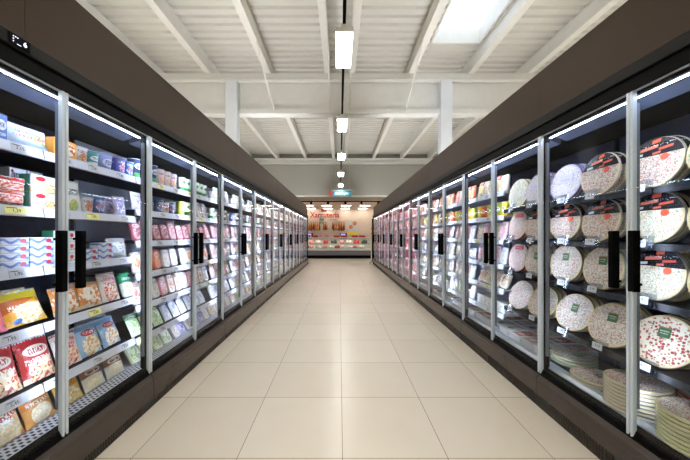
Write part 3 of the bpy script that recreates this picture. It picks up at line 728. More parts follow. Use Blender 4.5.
# kinds of pack: shape, width, height, thickness, print, name, category, look
K = {
 'redbag': ('bag', .155, .215, .05, 'cheese_bag', 'bag', 'dark red grated-cheese bag'),
 'yellowbag': ('bag', .19, .17, .05, 'cheese_bag', 'bag', 'yellow and orange cheese bag'),
 'pinkbag': ('bag', .14, .19, .045, 'cheese_bag', 'bag', 'red and pink bag'),
 'grated': ('bag', .15, .17, .05, 'cheese_bag', 'bag', 'orange grated-cheese bag'),
 'gratedred': ('bag', .17, .18, .05, 'cheese_bag', 'bag', 'red and orange grated-cheese bag'),
 'gratedyel': ('bag', .15, .17, .05, 'cheese_bag', 'bag', 'yellow grated-cheese bag'),
 'brownbag': ('bag', .15, .17, .05, 'cheese_bag', 'bag', 'brown-topped grated-cheese bag'),
 'bluebag': ('bag', .15, .19, .05, 'cheese_bag', 'bag', 'light blue bag with red oval'),
 'redwhite': ('bag', .14, .19, .045, 'cheese_bag', 'bag', 'white bag with red lettering'),
 'orangebag': ('bag', .15, .15, .045, 'snack_bag', 'bag', 'orange and white patterned bag'),
 'fishbag': ('bag', .19, .105, .05, 'snack_bag', 'bag', 'pale blue long bag'),
 'bluelong': ('box', .045, .12, .1, 'carton', 'carton', 'slim blue carton'),
 'orangebox': ('box', .13, .10, .05, 'carton', 'carton', 'orange patterned carton'),
 'whitebox': ('box', .075, .20, .05, 'carton', 'carton', 'tall white and blue carton'),
 'fingersbox': ('box', .15, .085, .06, 'carton', 'carton', 'pale blue carton with green side'),
 'redpack': ('bag', .17, .075, .06, 'snack_bag', 'bag', 'red and white lying bag'),
 'wavebox': ('box', .115, .036, .06, 'carton', 'carton', 'flat white carton with blue waves'),
 'greenbox': ('box', .07, .06, .07, 'carton', 'carton', 'white carton with green side'),
 'bluetub': ('cup', .062, .115, 0, 'yogurt_tub', 'tub', 'large lilac-blue tub'),
 'purplecup': ('cup', .036, .10, 0, 'yogurt_cup', 'cup', 'violet-blue cup'),
 'bluecup': ('cup', .036, .095, 0, 'yogurt_cup', 'cup', 'blue and white cup'),
 'tealcup': ('cup', .036, .085, 0, 'yogurt_cup', 'cup', 'teal cup with white label'),
 'whitecup': ('cup', .038, .085, 0, 'yogurt_cup', 'cup', 'white cup with fruit picture'),
 'milkbag': ('bag', .11, .175, .04, 'milk_bag', 'bag', 'white bag with dark lettering'),
 'lilacpack': ('bag', .11, .13, .035, 'snack_bag', 'bag', 'lilac pillow bag'),
 'greenpack': ('tray', .11, .15, .02, 'cheese_pack', 'packet', 'green-topped white packet'),
 'clearpack': ('bag', .17, .13, .05, 'snack_bag', 'bag', 'clear bag with round white label'),
 'whitetray': ('tray', .105, .14, .02, 'sliced_pack', 'packet', 'whitish sliced packet'),
 'orangecard': ('tray', .1, .135, .02, 'sliced_pack', 'packet', 'white card packet with orange window'),
 'salmon': ('tray', .1, .145, .02, 'sliced_pack', 'packet', 'bright salmon-orange packet'),
 'beigepack': ('tray', .1, .145, .02, 'cheese_pack', 'packet', 'beige packet with picture'),
 'hampack': ('tray', .105, .14, .02, 'meat_tray', 'meat tray', 'pink ham tray'),
 'hamdark': ('tray', .105, .12, .02, 'meat_tray', 'meat tray', 'dark pink cured-meat tray'),
 'hamlight': ('tray', .105, .15, .02, 'meat_tray', 'meat tray', 'pale pink ham tray'),
 'greenbag': ('bag', .115, .17, .035, 'salad_bag', 'bag', 'green and white bag'),
 'limepack': ('tray', .115, .16, .02, 'salad_pack', 'packet', 'pale lime packet'),
 'bluewhite': ('bag', .115, .17, .035, 'snack_bag', 'bag', 'white bag with blue top'),
 'yellowcup': ('cup', .04, .12, 0, 'dessert_cup', 'cup', 'yellow cup'),
 'limecup': ('cup', .04, .12, 0, 'dessert_cup', 'cup', 'lime-yellow cup'),
 'orangecup': ('cup', .04, .12, 0, 'dessert_cup', 'cup', 'orange-red cup'),
 'greencup': ('cup', .038, .12, 0, 'dessert_cup', 'cup', 'white and green cup'),
 'darkcup': ('cup', .042, .13, 0, 'dessert_cup', 'cup', 'dark blue and green cup'),
 'peachcup': ('cup', .04, .12, 0, 'dessert_cup', 'cup', 'peach-coloured cup'),
 'cheesepack': ('tray', .1, .15, .025, 'cheese_pack', 'packet', 'red and yellow cheese packet'),
 'creampack': ('tray', .105, .14, .03, 'cheese_pack', 'packet', 'cream-coloured packet'),
 'clearbox': ('box', .13, .10, .1, 'plastic_box', 'box', 'clear whitish plastic box'),
}
for _k, _q in list(K.items()):
    if _q[0] == 'tray': K[_k] = (_q[0], _q[1], _q[2]*1.2, *_q[3:])
    if _q[0] == 'cup' and _k not in ('bluetub',): K[_k] = (_q[0], _q[1], _q[2]*1.15, *_q[3:])
M['lid'] = plain('foil_lid', (222, 226, 236), .3, metal=.3)
def shape(kind, seed=0):
    sh, w, h, t, name, cat, look = K[kind]
    if sh == 'bag': return cached((kind, seed), lambda: pillow_mesh(w, h, t, P[kind], seed+hash_s(kind)))
    if sh == 'box': return cached((kind,), lambda: carton_mesh(w, h, t, P[kind]))
    if sh == 'tray': return cached((kind,), lambda: tray_mesh(w, h, t, P[kind]))
    return cached((kind,), lambda: cup_mesh(w, h, P[kind]))
def hash_s(s): return sum(ord(ch)*(i+1) for i, ch in enumerate(s))
COUNT = {}
M['film'] = plain('seal_film', (206, 210, 216), .2, coat=.4)
def seal_mesh(w, h):
    mb = MB(); n = 22; pts = []
    for i in range(n+1): pts.append((-w*.485+w*.97*i/n, .0016*(1 if i % 2 else -1)))
    v = [(x, y-.0012, z) for z in (h-.007, h+.005) for x, y in pts]+[(x, y+.0012, z) for z in (h-.007, h+.005) for x, y in pts]
    k_ = n+1; f = []
    for i in range(n):
        f += [[i, i+1, k_+i+1, k_+i], [2*k_+i, 3*k_+i, 3*k_+i+1, 2*k_+i+1], [k_+i, k_+i+1, 3*k_+i+1, 3*k_+i], [i, 2*k_+i, 2*k_+i+1, i+1]]
    f += [[0, k_, 3*k_, 2*k_], [n, 2*k_+n, 3*k_+n, k_+n]]
    mb.add(v, f); return mb.mesh('top_seal', M['film'])
def sticker_box(w, h, t):
    mb = MB(); mb.box(w*.05, w*.34, -.5*t-.0012, -.5*t+.001, h*.12, h*.28); return mb.mesh('price_sticker', M['tag'])
def place(s, c, li, kind, y, x=None, tilt=None, yaw=0, z=None, extra='', bay=0, dz=0):
    sh, w, h, t, name, cat, look = K[kind]
    lv = levels(s, c, bay); n = len(lv)
    zz = (lv[li] if li < n else DECK) if z is None else z
    key = (s, c, li, look, extra); nth = COUNT.get(key, 0); COUNT[key] = nth+1
    depth = 2*w if sh == 'cup' else t
    if tilt is None: tilt = 0 if sh in ('cup', 'box') else (8 if sh == 'bag' else 10)
    if x is None: x = .125+depth/2+.004
    kids = []
    if sh == 'bag' and c < 2: kids.append(('top_seal', cached(('seal', w, h), lambda: seal_mesh(w, h))))
    if sh == 'tray' and c < 3: kids.append(('price_sticker', cached(('ps', w, h, t), lambda: sticker_box(w, h, t))))
    if sh == 'cup' and c < 3: kids.append(('lid', cached(('lid', w, h), lambda: lid_mesh(w, h, M['lid']))))
    return product(s, c, li, n, y, x, zz+dz, nth, look, name, cat, shape(kind, rng.randrange(3)), tilt, yaw+(rng.uniform(-3, 3) if sh != 'box' else 0), depth, extra, kids)
def wid(kind):
    sh, w, *_ = K[kind]; return 2.16*w if sh == 'cup' else w
def run(s, c, li, y0, y1, kinds, tilt=None, gap=.006, back=0, bay=0, x=None):
    """a row of packs from y0 to y1, the kinds following in runs; BACK more rows behind"""
    y, i = y0, 0
    seq = []
    while True:
        kd = kinds[i % len(kinds)]; w_ = wid(kd)
        if y+w_ > y1: break
        seq.append((kd, y+w_/2)); y += w_+gap; i += 1
    for kd, yc in seq:
        place(s, c, li, kd, yc, tilt=tilt, bay=bay, x=x)
    for b in range(1, back+1):
        for kd, yc in seq:
            sh, w, h, t, *_ = K[kd]; dep = (2*w if sh == 'cup' else t)+.02
            place(s, c, li, kd, yc+rng.uniform(-.006, .006), tilt=tilt, bay=bay, x=(x or .125+dep/2)+b*dep+.006, extra=' behind')

# --- packet-side row, first cabinet (y .773 to 2.047; what the frame shows starts near y 1.15)
place(-1, 0, 0, 'bluelong', 1.255)
place(-1, 0, 0, 'fishbag', 1.385, tilt=12); place(-1, 0, 0, 'fishbag', 1.40, tilt=10, x=.21, extra=' behind')
run(-1, 0, 0, 1.485, 1.68, ['orangebox'], back=1)
run(-1, 0, 0, 1.63, 1.715, ['whitecup'], back=1)
run(-1, 0, 0, 1.71, 1.795, ['tealcup'], back=1)
place(-1, 0, 0, 'bluetub', 1.86, x=.2)
run(-1, 0, 0, 1.93, 2.10, ['purplecup', 'bluecup'], back=2, gap=.004)
for q, dz in enumerate((0, .062)): place(-1, 0, 1, 'redpack', 1.285, tilt=0, dz=dz, extra=' topmost' if q else ' lowest')
place(-1, 0, 1, 'whitebox', 1.40, x=.245); place(-1, 0, 1, 'whitebox', 1.48, x=.245)
for q, dz in enumerate((0, .0865)): place(-1, 0, 1, 'fingersbox', 1.455, x=.165, dz=dz, extra=' topmost' if q else ' lowest')
place(-1, 0, 1, 'milkbag', 1.61); place(-1, 0, 1, 'milkbag', 1.615, x=.20, extra=' behind')
run(-1, 0, 1, 1.67, 1.92, ['whitecup', 'bluecup'], back=1)
run(-1, 0, 1, 1.90, 2.04, ['lilacpack'], back=1)
LV = ['lowest', 'second-up', 'third-up', 'topmost']
for q in range(4):
    for y in (1.31, 1.428):
        place(-1, 0, 2, 'wavebox', y, x=.16, dz=q*.037, extra=' '+LV[q])
for q in range(3): 
    for y in (1.53, 1.605): place(-1, 0, 2, 'greenbox', y, x=.17, dz=q*.061, extra=' '+LV[q])
for q in range(2):
    for y in (1.71, 1.83): place(-1, 0, 2, 'wavebox', y, x=.17, dz=q*.037, extra=' '+LV[q])
place(-1, 0, 2, 'wavebox', 1.83, x=.17, dz=.074, extra=' third-up')
place(-1, 0, 2, 'clearpack', 1.975, x=.18)
place(-1, 0, 3, 'pinkbag', 1.225, tilt=20); place(-1, 0, 3, 'yellowbag', 1.395, tilt=24, x=.165)
place(-1, 0, 3, 'yellowbag', 1.40, tilt=20, x=.235, extra=' behind')
place(-1, 0, 3, 'orangebag', 1.585, tilt=16); place(-1, 0, 3, 'orangebag', 1.738, tilt=14); place(-1, 0, 3, 'orangebag', 1.743, tilt=12, x=.225, extra=' behind'); place(-1, 0, 3, 'redwhite', 1.89, tilt=16)
place(-1, 0, 3, 'greenpack', 2.03, tilt=14)
place(-1, 0, 4, 'redbag', 1.28, tilt=18); place(-1, 0, 4, 'redbag', 1.445, tilt=18); place(-1, 0, 4, 'redbag', 1.455, tilt=16, x=.225, extra=' behind')
place(-1, 0, 4, 'redwhite', 1.60, tilt=18); place(-1, 0, 4, 'bluebag', 1.74, tilt=18); place(-1, 0, 4, 'bluebag', 1.90, tilt=20, yaw=4)
place(-1, 0, 4, 'bluebag', 1.905, tilt=16, x=.225, extra=' behind')
place(-1, 0, 5, 'gratedred', 1.285, tilt=22); place(-1, 0, 5, 'grated', 1.45, tilt=22); place(-1, 0, 5, 'gratedyel', 1.61, tilt=22)
place(-1, 0, 5, 'brownbag', 1.77, tilt=22); place(-1, 0, 5, 'brownbag', 1.93, tilt=18)
# --- packet-side row, second cabinet
def cab_range(s, c): y = 1.41-DW+c*W; return y, y+DW, y+W
a, m_, b = cab_range(-1, 1)
run(-1, 1, 0, a+.03, a+.32, ['darkcup'], back=1); run(-1, 1, 0, a+.32, m_+.0, ['peachcup'], back=1); run(-1, 1, 0, m_+.02, b-.02, ['greencup'], back=1)
run(-1, 1, 1, a+.02, a+.30, ['lilacpack', 'bluecup']); run(-1, 1, 1, a+.31, m_-.01, ['bluecup', 'whitecup'], back=1); run(-1, 1, 1, m_+.01, m_+.30, ['limecup', 'greencup'], back=1); run(-1, 1, 1, m_+.31, b-.02, ['whitetray'])
run(-1, 1, 2, a+.02, b-.02, ['hamdark', 'hampack', 'hamdark'], tilt=14)
run(-1, 1, 3, a+.02, a+.24, ['orangecard']); run(-1, 1, 3, a+.25, a+.37, ['salmon']); run(-1, 1, 3, a+.37, m_-.01, ['whitetray']); run(-1, 1, 3, m_+.01, b-.02, ['whitetray', 'orangecard', 'whitetray'])
run(-1, 1, 4, a+.02, b-.02, ['beigepack', 'beigepack', 'whitetray', 'hampack'], tilt=14)
run(-1, 1, 5, a+.02, a+.40, ['greenbag'], tilt=24, gap=.01); run(-1, 1, 5, a+.41, b-.02, ['bluewhite'], tilt=26, gap=.01)
run(-1, 1, 6, a+.02, a+.52, ['limepack'], tilt=30, gap=.01); run(-1, 1, 6, a+.54, b-.02, ['whitetray', 'lilacpack', 'whitetray'], tilt=30, gap=.012)
# --- packet-side row, the rest
LEFTROWS = [['whitetray', 'creampack', 'whitecup'], ['whitecup', 'bluecup', 'greencup', 'peachcup'], ['hampack', 'hamlight', 'whitetray'], ['whitetray', 'creampack', 'hamlight'], ['beigepack', 'whitetray', 'hamlight'], ['bluewhite', 'whitetray', 'beigepack'], ['whitetray', 'limepack', 'creampack']]
for c in range(2, 9):
    a, m_, b = cab_range(-1, c)
    for li in range(7):
        ks = LEFTROWS[li][:]; rng.shuffle(ks)
        run(-1, c, li, a+.02, m_-.01, ks, tilt=None if li < 4 else 16+4*(li-4), gap=.008 if c < 4 else .022)
        rng.shuffle(ks); run(-1, c, li, m_+.02, b-.02, ks, tilt=None if li < 4 else 16+4*(li-4), gap=.008 if c < 4 else .022)

# --- pizzas
PZLOOK = {'ham': 'ham pizza', 'cheese': 'white cheese pizza', 'prosciutto': 'red-meat pizza', 'green': 'speckled pizza', 'purple': 'purple-rimmed pizza', 'herb': 'herb pizza', 'redtop': 'red-rimmed pizza'}
def pizza_kids(kind, label):
    kids = []
    if label == 'black':
        kids += [('label', cached(('lb',), lambda: segment_label(M['label_black']))), ('sticker', cached(('st',), sticker_mesh))]
    elif label == 'green': kids.append(('label', cached(('lg',), lambda: rect_label(M['label_green'], .045, .06, PR+.03))))
    elif label == 'greentop': kids.append(('label', cached(('lgt',), lambda: rect_label(M['label_green'], .05, .055, PR+.045))))
    elif label == 'purple': kids.append(('label', cached(('lp',), lambda: rect_label(M['label_purple'], .12, .06, PR+.03))))
    elif label == 'red': kids.append(('label', cached(('lr',), lambda: rect_label(M['label_red'], .11, .03, PR+.085))))
    return kids
LBW = {'black': 'black-labelled ', 'green': 'green-labelled ', 'greentop': 'green-labelled ', 'purple': '', 'red': 'red-labelled ', None: ''}
def pizza(c, li, y, x, z, kind, label, tilt, yaw=0, extra='', flat=False):
    look = LBW[label]+PZLOOK[kind]
    key = (1, c, li, look, extra); nth = COUNT.get(key, 0); COUNT[key] = nth+1
    me = cached(('pizza', kind), lambda: pizza_mesh(PZ[kind]))
    rot = (R(-90), 0, R(-90+yaw)) if flat else face(1, tilt, yaw)
    o = put('pizza', me, None, (D[1]*1+x, y, z), rot)
    if flat:
        # the disc's centre sits at +z of its own frame, which lies along +x of the shelf once laid down
        o.location = (D[1]+x-PR*math.cos(R(yaw)), y+PR*math.sin(R(yaw))*-1, z)
    tag(o, f'{"flat " if flat else ""}{look}, {ORD[nth]} from near end{extra}, {SHELF(li, 4)} shelf, {ORD[c]} pizza-side freezer', 'pizza', 'packed pizzas in the pizza-side freezers')
    for kn, km in pizza_kids(kind, label): put(kn, km, o)
    return o
ROWS = [
 (0, 1.505, 9, [(1.175, 'herb', None), (1.465, 'ham', 'black'), (1.75, 'ham', 'black'), (2.03, 'purple', 'purple'), (2.31, 'purple', 'purple'), (2.56, 'herb', None)]),
 (1, 1.22, 9, [(1.175, 'cheese', 'black'), (1.46, 'cheese', 'black'), (1.75, 'ham', 'black'), (2.03, 'ham', 'black'), (2.31, 'ham', 'black'), (2.57, 'redtop', 'red')]),
 (2, .928, 9, [(1.17, 'green', 'green'), (1.45, 'cheese', 'black'), (1.735, 'green', 'greentop'), (2.03, 'green', 'greentop'), (2.31, 'green', 'green'), (2.57, 'redtop', 'red')]),
 (3, .59, 22, [(1.15, 'green', 'green'), (1.44, 'prosciutto', 'greentop'), (1.70, 'green', 'greentop'), (1.985, 'green', 'green'), (2.28, 'green', 'green'), (2.57, 'ham', None)]),
]
for li, z, tilt, row in ROWS:
    shelf_items = row
    for q, (y, kind, lab) in enumerate(row):
        c = 0 if y < 2.1 else 1
        x = .150 + (.012 if q % 2 else 0)
        pizza(c, li, y, x, z+.004*math.sin(R(tilt))+.002, kind, lab, tilt+rng.uniform(-1.5, 1.5), rng.uniform(-4, 4) if li < 3 else 8)
        for bk in range(1, 4 if (c == 0 and li == 3) else 3):
            pizza(c, li, y+rng.uniform(-.012, .02), x+.036*bk, z+.004*math.sin(R(tilt))+.002, kind, lab if bk == 1 else None, tilt+rng.uniform(-1, 1)-.5*bk, 2 if li < 3 else 8, extra=[' behind', ' further behind', ' rearmost'][bk-1])
        # clear card holder on the shelf edge under each pizza
        cab = CABS[(1, c)]
        sh = [o for o in cab.children if o.name.split('.')[0] == 'shelf' and abs(o.location.z-z) < .001][0 if y < (1.41 if c == 0 else 9) else -1]
        yl = min(y-(1.41-DW+c*W), 1.205)
        put('price_holder', holder_mesh(PRICES[(q+li) % len(PRICES)]), sh, (.104, yl, .012), (R(-8), 0, R(-90)))
# stacks of pizzas lying flat on the bottom deck
for (y, x, n, kinds, lab, nm) in ((1.25, .15, 8, ['green'], None, 'front stack'), (1.535, .165, 8, ['ham'], None, 'second stack'), (1.40, .43, 7, ['redtop'], None, 'rear stack'), (1.815, .20, 2, ['ham'], 'green', 'low pair'), (2.085, .28, 3, ['herb'], 'green', 'low trio')):
    for q in range(n):
        top = q == n-1
        kind = kinds[0]
        me = cached(('pizza', kind), lambda: pizza_mesh(PZ[kind]))
        o = put('pizza', me, None, (D[1]+x-PR+rng.uniform(-.003, .003), y+rng.uniform(-.003, .003), DECK+.0245+q*.0196), (R(-90), 0, R(-90)))
        o.location.x = D[1]+x
        o.location.y = y
        # lay the disc down: its own +z axis ends along +x (away from the glass)
        o.location.x -= PR
        o.rotation_euler = (R(-90), 0, R(-90)) 
        tag(o, f'flat {PZLOOK[kind]}, {"topmost" if top else ORD[q]+" from below"}, {nm} on bottom deck, first pizza-side freezer', 'pizza', 'packed pizzas in the pizza-side freezers')
        if top and lab: 
            for kn, km in pizza_kids(kind, lab): put(kn, km, o)

# --- pizza-side row, second cabinet: mixed bay beside the pizzas
a, m_, b = cab_range(1, 1)
run(1, 1, 0, m_+.02, b-.02, ['creampack', 'cheesepack', 'creampack'], bay=1)
run(1, 1, 1, m_+.02, m_+.40, ['yellowcup', 'limecup'], bay=1, back=1); run(1, 1, 1, m_+.41, b-.02, ['orangecup', 'yellowcup'], bay=1, back=1)
run(1, 1, 2, m_+.02, b-.02, ['hamlight', 'creampack', 'hampack'], bay=1)
run(1, 1, 3, m_+.02, b-.02, ['whitetray', 'hamlight', 'creampack'], bay=1)
run(1, 1, 4, m_+.02, b-.02, ['creampack', 'beigepack', 'creampack'], bay=1, tilt=24)
run(1, 1, 5, m_+.02, b-.02, ['clearbox'], bay=1)
def flat_tray(kind):
    def mk():
        mb = MB(); mb.box(-.10, .10, -.075, .075, 0, .022, b=.006); return mb.mesh('flat_tray', P[kind])
    return cached(('flat', kind), mk)
def flats(c, y0, y1, kinds, layers=3, rows=2):
    nn = 0
    y = y0+.08; i = 0
    while y+.08 < y1:
        for r_ in range(rows):
            kd = kinds[(i+r_) % len(kinds)]
            for q in range(layers):
                o = put('flat_tray', flat_tray(kd), None, (D[1]+.235+r_*.21, y+rng.uniform(-.004, .004), DECK+.001+q*.0225), (0, 0, rng.uniform(-.03, .03)))
                tag(o, f'flat {dict(flatpink="pink", flatwhite="whitish", flatred="red")[kd]} food tray, {["lowest", "middle", "topmost"][q]}, {ORD[i]} {"front" if r_ == 0 else "rear"} pile, {ORD[c]} pizza-side freezer deck', 'food tray', 'flat food trays on the bottom decks')
        y += .162; i += 1
flats(1, a+.12, b-.02, ['flatwhite', 'flatpink', 'flatred', 'flatwhite'])
flats(2, *cab_range(1, 2)[::2], ['flatwhite', 'flatpink'])
flats(3, *cab_range(1, 3)[::2], ['flatwhite'], layers=2)
RIGHTROWS = [['cheesepack', 'creampack', 'whitetray', 'salmon'], ['yellowcup', 'limecup', 'creampack', 'orangecup'], ['creampack', 'hampack', 'whitetray'], ['whitetray', 'hamlight', 'creampack', 'clearpack'], ['creampack', 'beigepack', 'whitetray'], ['greenbag', 'clearbox', 'whitetray', 'creampack']]
for c in (2, 3):
    a, m_, b = cab_range(1, c)
    for li in range(6):
        for y0_, y1_ in ((a+.02, m_-.01), (m_+.02, b-.02)):
            ks = RIGHTROWS[li][:]; rng.shuffle(ks)
            run(1, c, li, y0_, y1_, ks, bay=1)
for c in range(4, 9):
    a, m_, b = cab_range(1, c)
    for li in range(7):
        for y0_, y1_ in ((a+.02, m_-.01), (m_+.02, b-.02)):
            ks = ['hampack', 'hamlight', 'hampack', 'hamdark'] if li != 1 else ['hamlight', 'hampack', 'whitetray']; rng.shuffle(ks)
            run(1, c, li, y0_, y1_, ks, tilt=None if li < 4 else 18, gap=.03 if c < 6 else .05, bay=1)

# ------------------------------------------------------------------ delicatessen counter at the end
CY = 15.2
t = thing('deli_counter', 'long glass-fronted delicatessen display counter with grey base across the aisle end', 'display counter', (-.4, CY, 0))
X0, X1 = -2.3, 2.1
mb = MB(); mb.box(X0, X1, .04, 1.0, 0, .17); mb.build('plinth', M['black'], t)
mb = MB(); mb.prism([(0, 0)]*0+[(X0, 0), (X1, 0), (X1, 1), (X0, 1)], 0, 1) if False else None
mb.box(X0, X1, .0, 1.05, .17, .43, b=.012); mb.build('base_panel', plain('slate_grey', (112, 110, 122), .4), t)
mb = MB(); mb.box(X0, X1, -.03, 1.05, .43, .50, b=.01); mb.build('bumper_trim', M['white_metal'], t)
mb = MB(); mb.box(X0, X1, .02, 1.0, .50, .53); mb.build('display_deck', M['white_metal'], t)
mb = MB(); mb.box(X0, X1, .30, .62, .77, .785); mb.build('glass_shelf', M['rail_dark'], t)
mb = MB(); mb.prism([(0, 0)], 0, 0) if False else None
mb.box(X0, X1, .06, .068, .53, 1.12); mb.build('front_glass', M['case_glass'], t)
mb = MB(); mb.box(X0, X1, .05, .62, 1.12, 1.14); mb.box(X0, X1, .045, .055, 1.085, 1.12); mb.build('top_shelf', M['white_metal'], t)
for x in (X0+.02, X0+.9, X0+2.1, X0+3.2, X1-.02):
    mb = MB(); mb.box(x-.015, x+.015, .066, .09, .53, 1.12); mb.build('post', M['white_metal'], t)
    mb = MB(); mb.box(x-.012, x+.012, .58, .61, .53, 1.12); mb.build('post', M['white_metal'], t)
mb = MB(); mb.box(X0, X1, .1, .13, 1.095, 1.115); mb.build('counter_light', M['panel_lamp'], t)
# food inside and on top of the counter
FC = [('pink', (232, 140, 146)), ('cream', (244, 230, 204)), ('dark red', (176, 56, 52)), ('pale pink', (242, 190, 188)), ('white', (244, 240, 234))]
def lumps(name, cols, w, dd, h, seed):
    """a metal tray heaped with food"""
    r = random.Random(seed); mb = MB(); mb.box(-w/2, w/2, -dd/2, dd/2, 0, .02, 0)
    for q in range(9):
        bm = bmesh.new(); bmesh.ops.create_icosphere(bm, subdivisions=1, radius=1)
        cx, cy, sx = r.uniform(-w*.33, w*.33), r.uniform(-dd*.3, dd*.3), r.uniform(.05, .09)
        for vtx in bm.verts: vtx.co = Vector((cx+vtx.co.x*sx, cy+vtx.co.y*sx, .02+(vtx.co.z+.6)*h*r.uniform(.35, .6)))
        mb.add_bm(bm, 1)
    return mb.mesh(name, [M['steel'], plain('food_'+str(seed), cols, .4, var=.25, scale=30)], True)
i = 0
for x in [-2.5+.34*q for q in range(12)]:
    nm, col = FC[i % 5]
    o = put('food_tray', lumps('food_tray', col, .32, .36, .19, 300+i), None, (x, CY+.32, .531)); tag(o, f'tray of {nm} cold cuts in the deli counter, {ORD[i]} from the packet-side end', 'food tray', 'trays in the deli counter'); i += 1
i = 0
for x in [-2.4+.42*q for q in range(10)]:
    nm, col = (('red', (206, 50, 44)), ('cream', (236, 222, 206)), ('pink', (226, 150, 150)), ('dark green', (70, 84, 66)))[(i*3) % 4]
    o = put('food_dish', lumps('food_dish', col, .38, .24, .24, 340+i), None, (x, CY+.46, .786)); tag(o, f'dish of {nm} deli food on the counter inner shelf, {ORD[i]} from packet side', 'food dish', 'dishes on the deli counter shelf'); i += 1
RED = plain('red_plastic', (196, 44, 38), .4)
for q, x in enumerate((-1.95, -1.35, -.15, .25, .85, 1.25)):
    mb = MB(); mb.box(-.17, .17, -.1, .1, 0, .008); mb.box(-.17, .17, -.1, -.09, 0, .10); mb.box(-.17, .17, .09, .1, 0, .10); mb.box(-.17, -.16, -.1, .1, 0, .10); mb.box(.16, .17, -.1, .1, 0, .10); mb.box(-.18, .18, -.11, -.09, .09, .105); mb.box(-.18, .18, .09, .11, .09, .105)
    o = mb.build('red_crate', RED, loc=(x, CY+.36, 1.141)); tag(o, f'small red plastic crate on top of the deli counter, {ORD[q]} from packet side', 'crate', 'red crates on the deli counter')
PLW = plain('pinkish_dish', (238, 206, 202), .4)
for q, x in enumerate((-1.0, -.66)):
    t = thing('meat_platter', f'round pinkish heap of cold meat on a white platter, {"packet-side" if q == 0 else "inner"} one on counter', 'platter', (x, CY+.35, 1.141))
    mb = MB(); mb.lathe([(0, 0), (.1, 0), (.16, .02), (.165, .026), (.1, .012), (0, .01)], 20); mb.build('plate', M['tag'], t, True)
    mb = MB(); mb.lathe([(0, .012), (.13, .02), (.15, .07), (.13, .14), (.08, .19), (0, .205)], 14); mb.build('meat_heap', plain('heap', (226, 160, 158), .5, var=.4, scale=30), t, True)
for q, x in enumerate((-1.72, .22)):
    t = thing('counter_scale', f'dark counter scale with lilac screen, {"packet-side end" if q == 0 else "middle"} of the deli counter', 'scale', (x, CY+.75, 1.055))
    mb = MB(); mb.box(-.19, .19, -.13, .13, 0, .08, b=.01); mb.build('base', M['black'], t)
    mb = MB(); mb.box(-.02, .02, .08, .11, .08, .2); mb.build('pole', M['black'], t)
    mb = MB(); mb.box(-.2, .2, .06, .12, .17, .33, b=.01); hd = mb.build('display_head', M['black'], t)
    mb = MB(); mb.box(-.15, .12, .055, .061, .2, .3); mb.build('screen', emit('lilac_screen', (176, 160, 226), .8), hd)
# back counter under the hams
t = thing('back_counter', 'white work counter along the tiled wall behind the deli display', 'counter', (-.1, 18.0, 0))
mb = MB(); mb.box(-2.1, 2.3, 0, .6, 0, .9); mb.build('body', M['white_metal'], t); mb = MB(); mb.box(-2.12, 2.32, -.03, .6, .9, .94, b=.005); mb.build('worktop', M['steel'], t)
# ham rails
for q, (x0, x1) in enumerate(((-2.05, -.72), (-.5, .42))):
    t = thing('ham_rail', f'steel hanging rail on the tiled wall, {"longer packet-side one" if q == 0 else "shorter one under the sign"}', 'rail', (x0, 18.45, 2.15))
    for yy in (0, -.19):
        mb = MB(); mb.tube([(0, yy, 0), (x1-x0, yy, 0)], .014, 8); mb.build('bar', M['steel'], t)
    for x in (.05, x1-x0-.05):
        mb = MB(); mb.tube([(x, -.19, .012), (x, .0, .012), (x, .2, .02)], .012, 6); mb.build('bracket', M['steel'], t)
HAMC = [plain('ham_'+str(q), c, .45, var=.3, scale=9) for q, c in enumerate(((150, 84, 40), (196, 124, 52), (120, 56, 36), (214, 150, 84), (110, 40, 34)))]
def ham_mesh(mat, seed):
    r = random.Random(seed); mb = MB(); k_ = r.uniform(.9, 1.1)
    mb.tube([(0, 0, 0), (0, 0, -.06), (.005, 0, -.14), (.01, -.01, -.25*k_), (.015, -.02, -.38*k_), (.0, -.01, -.5*k_), (0, 0, -.545*k_), (0, 0, -.555*k_)], [.013, .016, .024, .045, .070, .068, .04, .01], 10)
    return mb.mesh('hanging_ham', mat, True)
i = 0
for x in [-1.98+.073*q for q in range(17)]+[-.44+.073*q for q in range(11)]:
    if abs(x+1.17) < .1: continue
    o = put('hanging_ham', ham_mesh(HAMC[i % 5], i), None, (x, 18.45 if i % 2 else 18.26, 2.135), (0, 0, rng.uniform(-1, 1)))
    tag(o, f'{["brown", "golden", "dark brown", "amber", "dark red"][i % 5]} cured ham hanging from the wall rail, {ORD[i]} from the packet side', 'ham', 'hams on the wall rails'); i += 1
# trailing plant between the hams
t = thing('trailing_plant', 'grey-green trailing plant hanging above the ham rail by the wall sign', 'plant', (-1.17, 18.42, 2.34))
mb = MB(); mb.lathe([(0, -.02), (.06, -.02), (.085, .09), (.075, .09), (.05, 0), (0, 0)], 14); mb.build('pot', M['white_metal'], t, True)
mb = MB(); r = random.Random(5)
for q in range(170):
    aa, rr = r.uniform(0, 6.28), r.uniform(.03, .17); z = .13-r.uniform(0, .62)*(.3+rr*4)
    p = Vector((math.cos(aa)*rr, math.sin(aa)*rr*.5-.04, z)); u = Vector((r.uniform(-1, 1), r.uniform(-.4, .4), r.uniform(-1, .3))).normalized()*.045; n_ = u.cross(Vector((0, 1, .2))).normalized()*.016
    mb.add([p-u, p+n_, p+u, p-n_, p+Vector((0, -.006, 0))], [[0, 1, 4], [1, 2, 4], [2, 3, 4], [3, 0, 4], [0, 3, 2, 1]])
mb.build('foliage', plain('foliage', (120, 134, 104), .6, var=.3, scale=20), t)
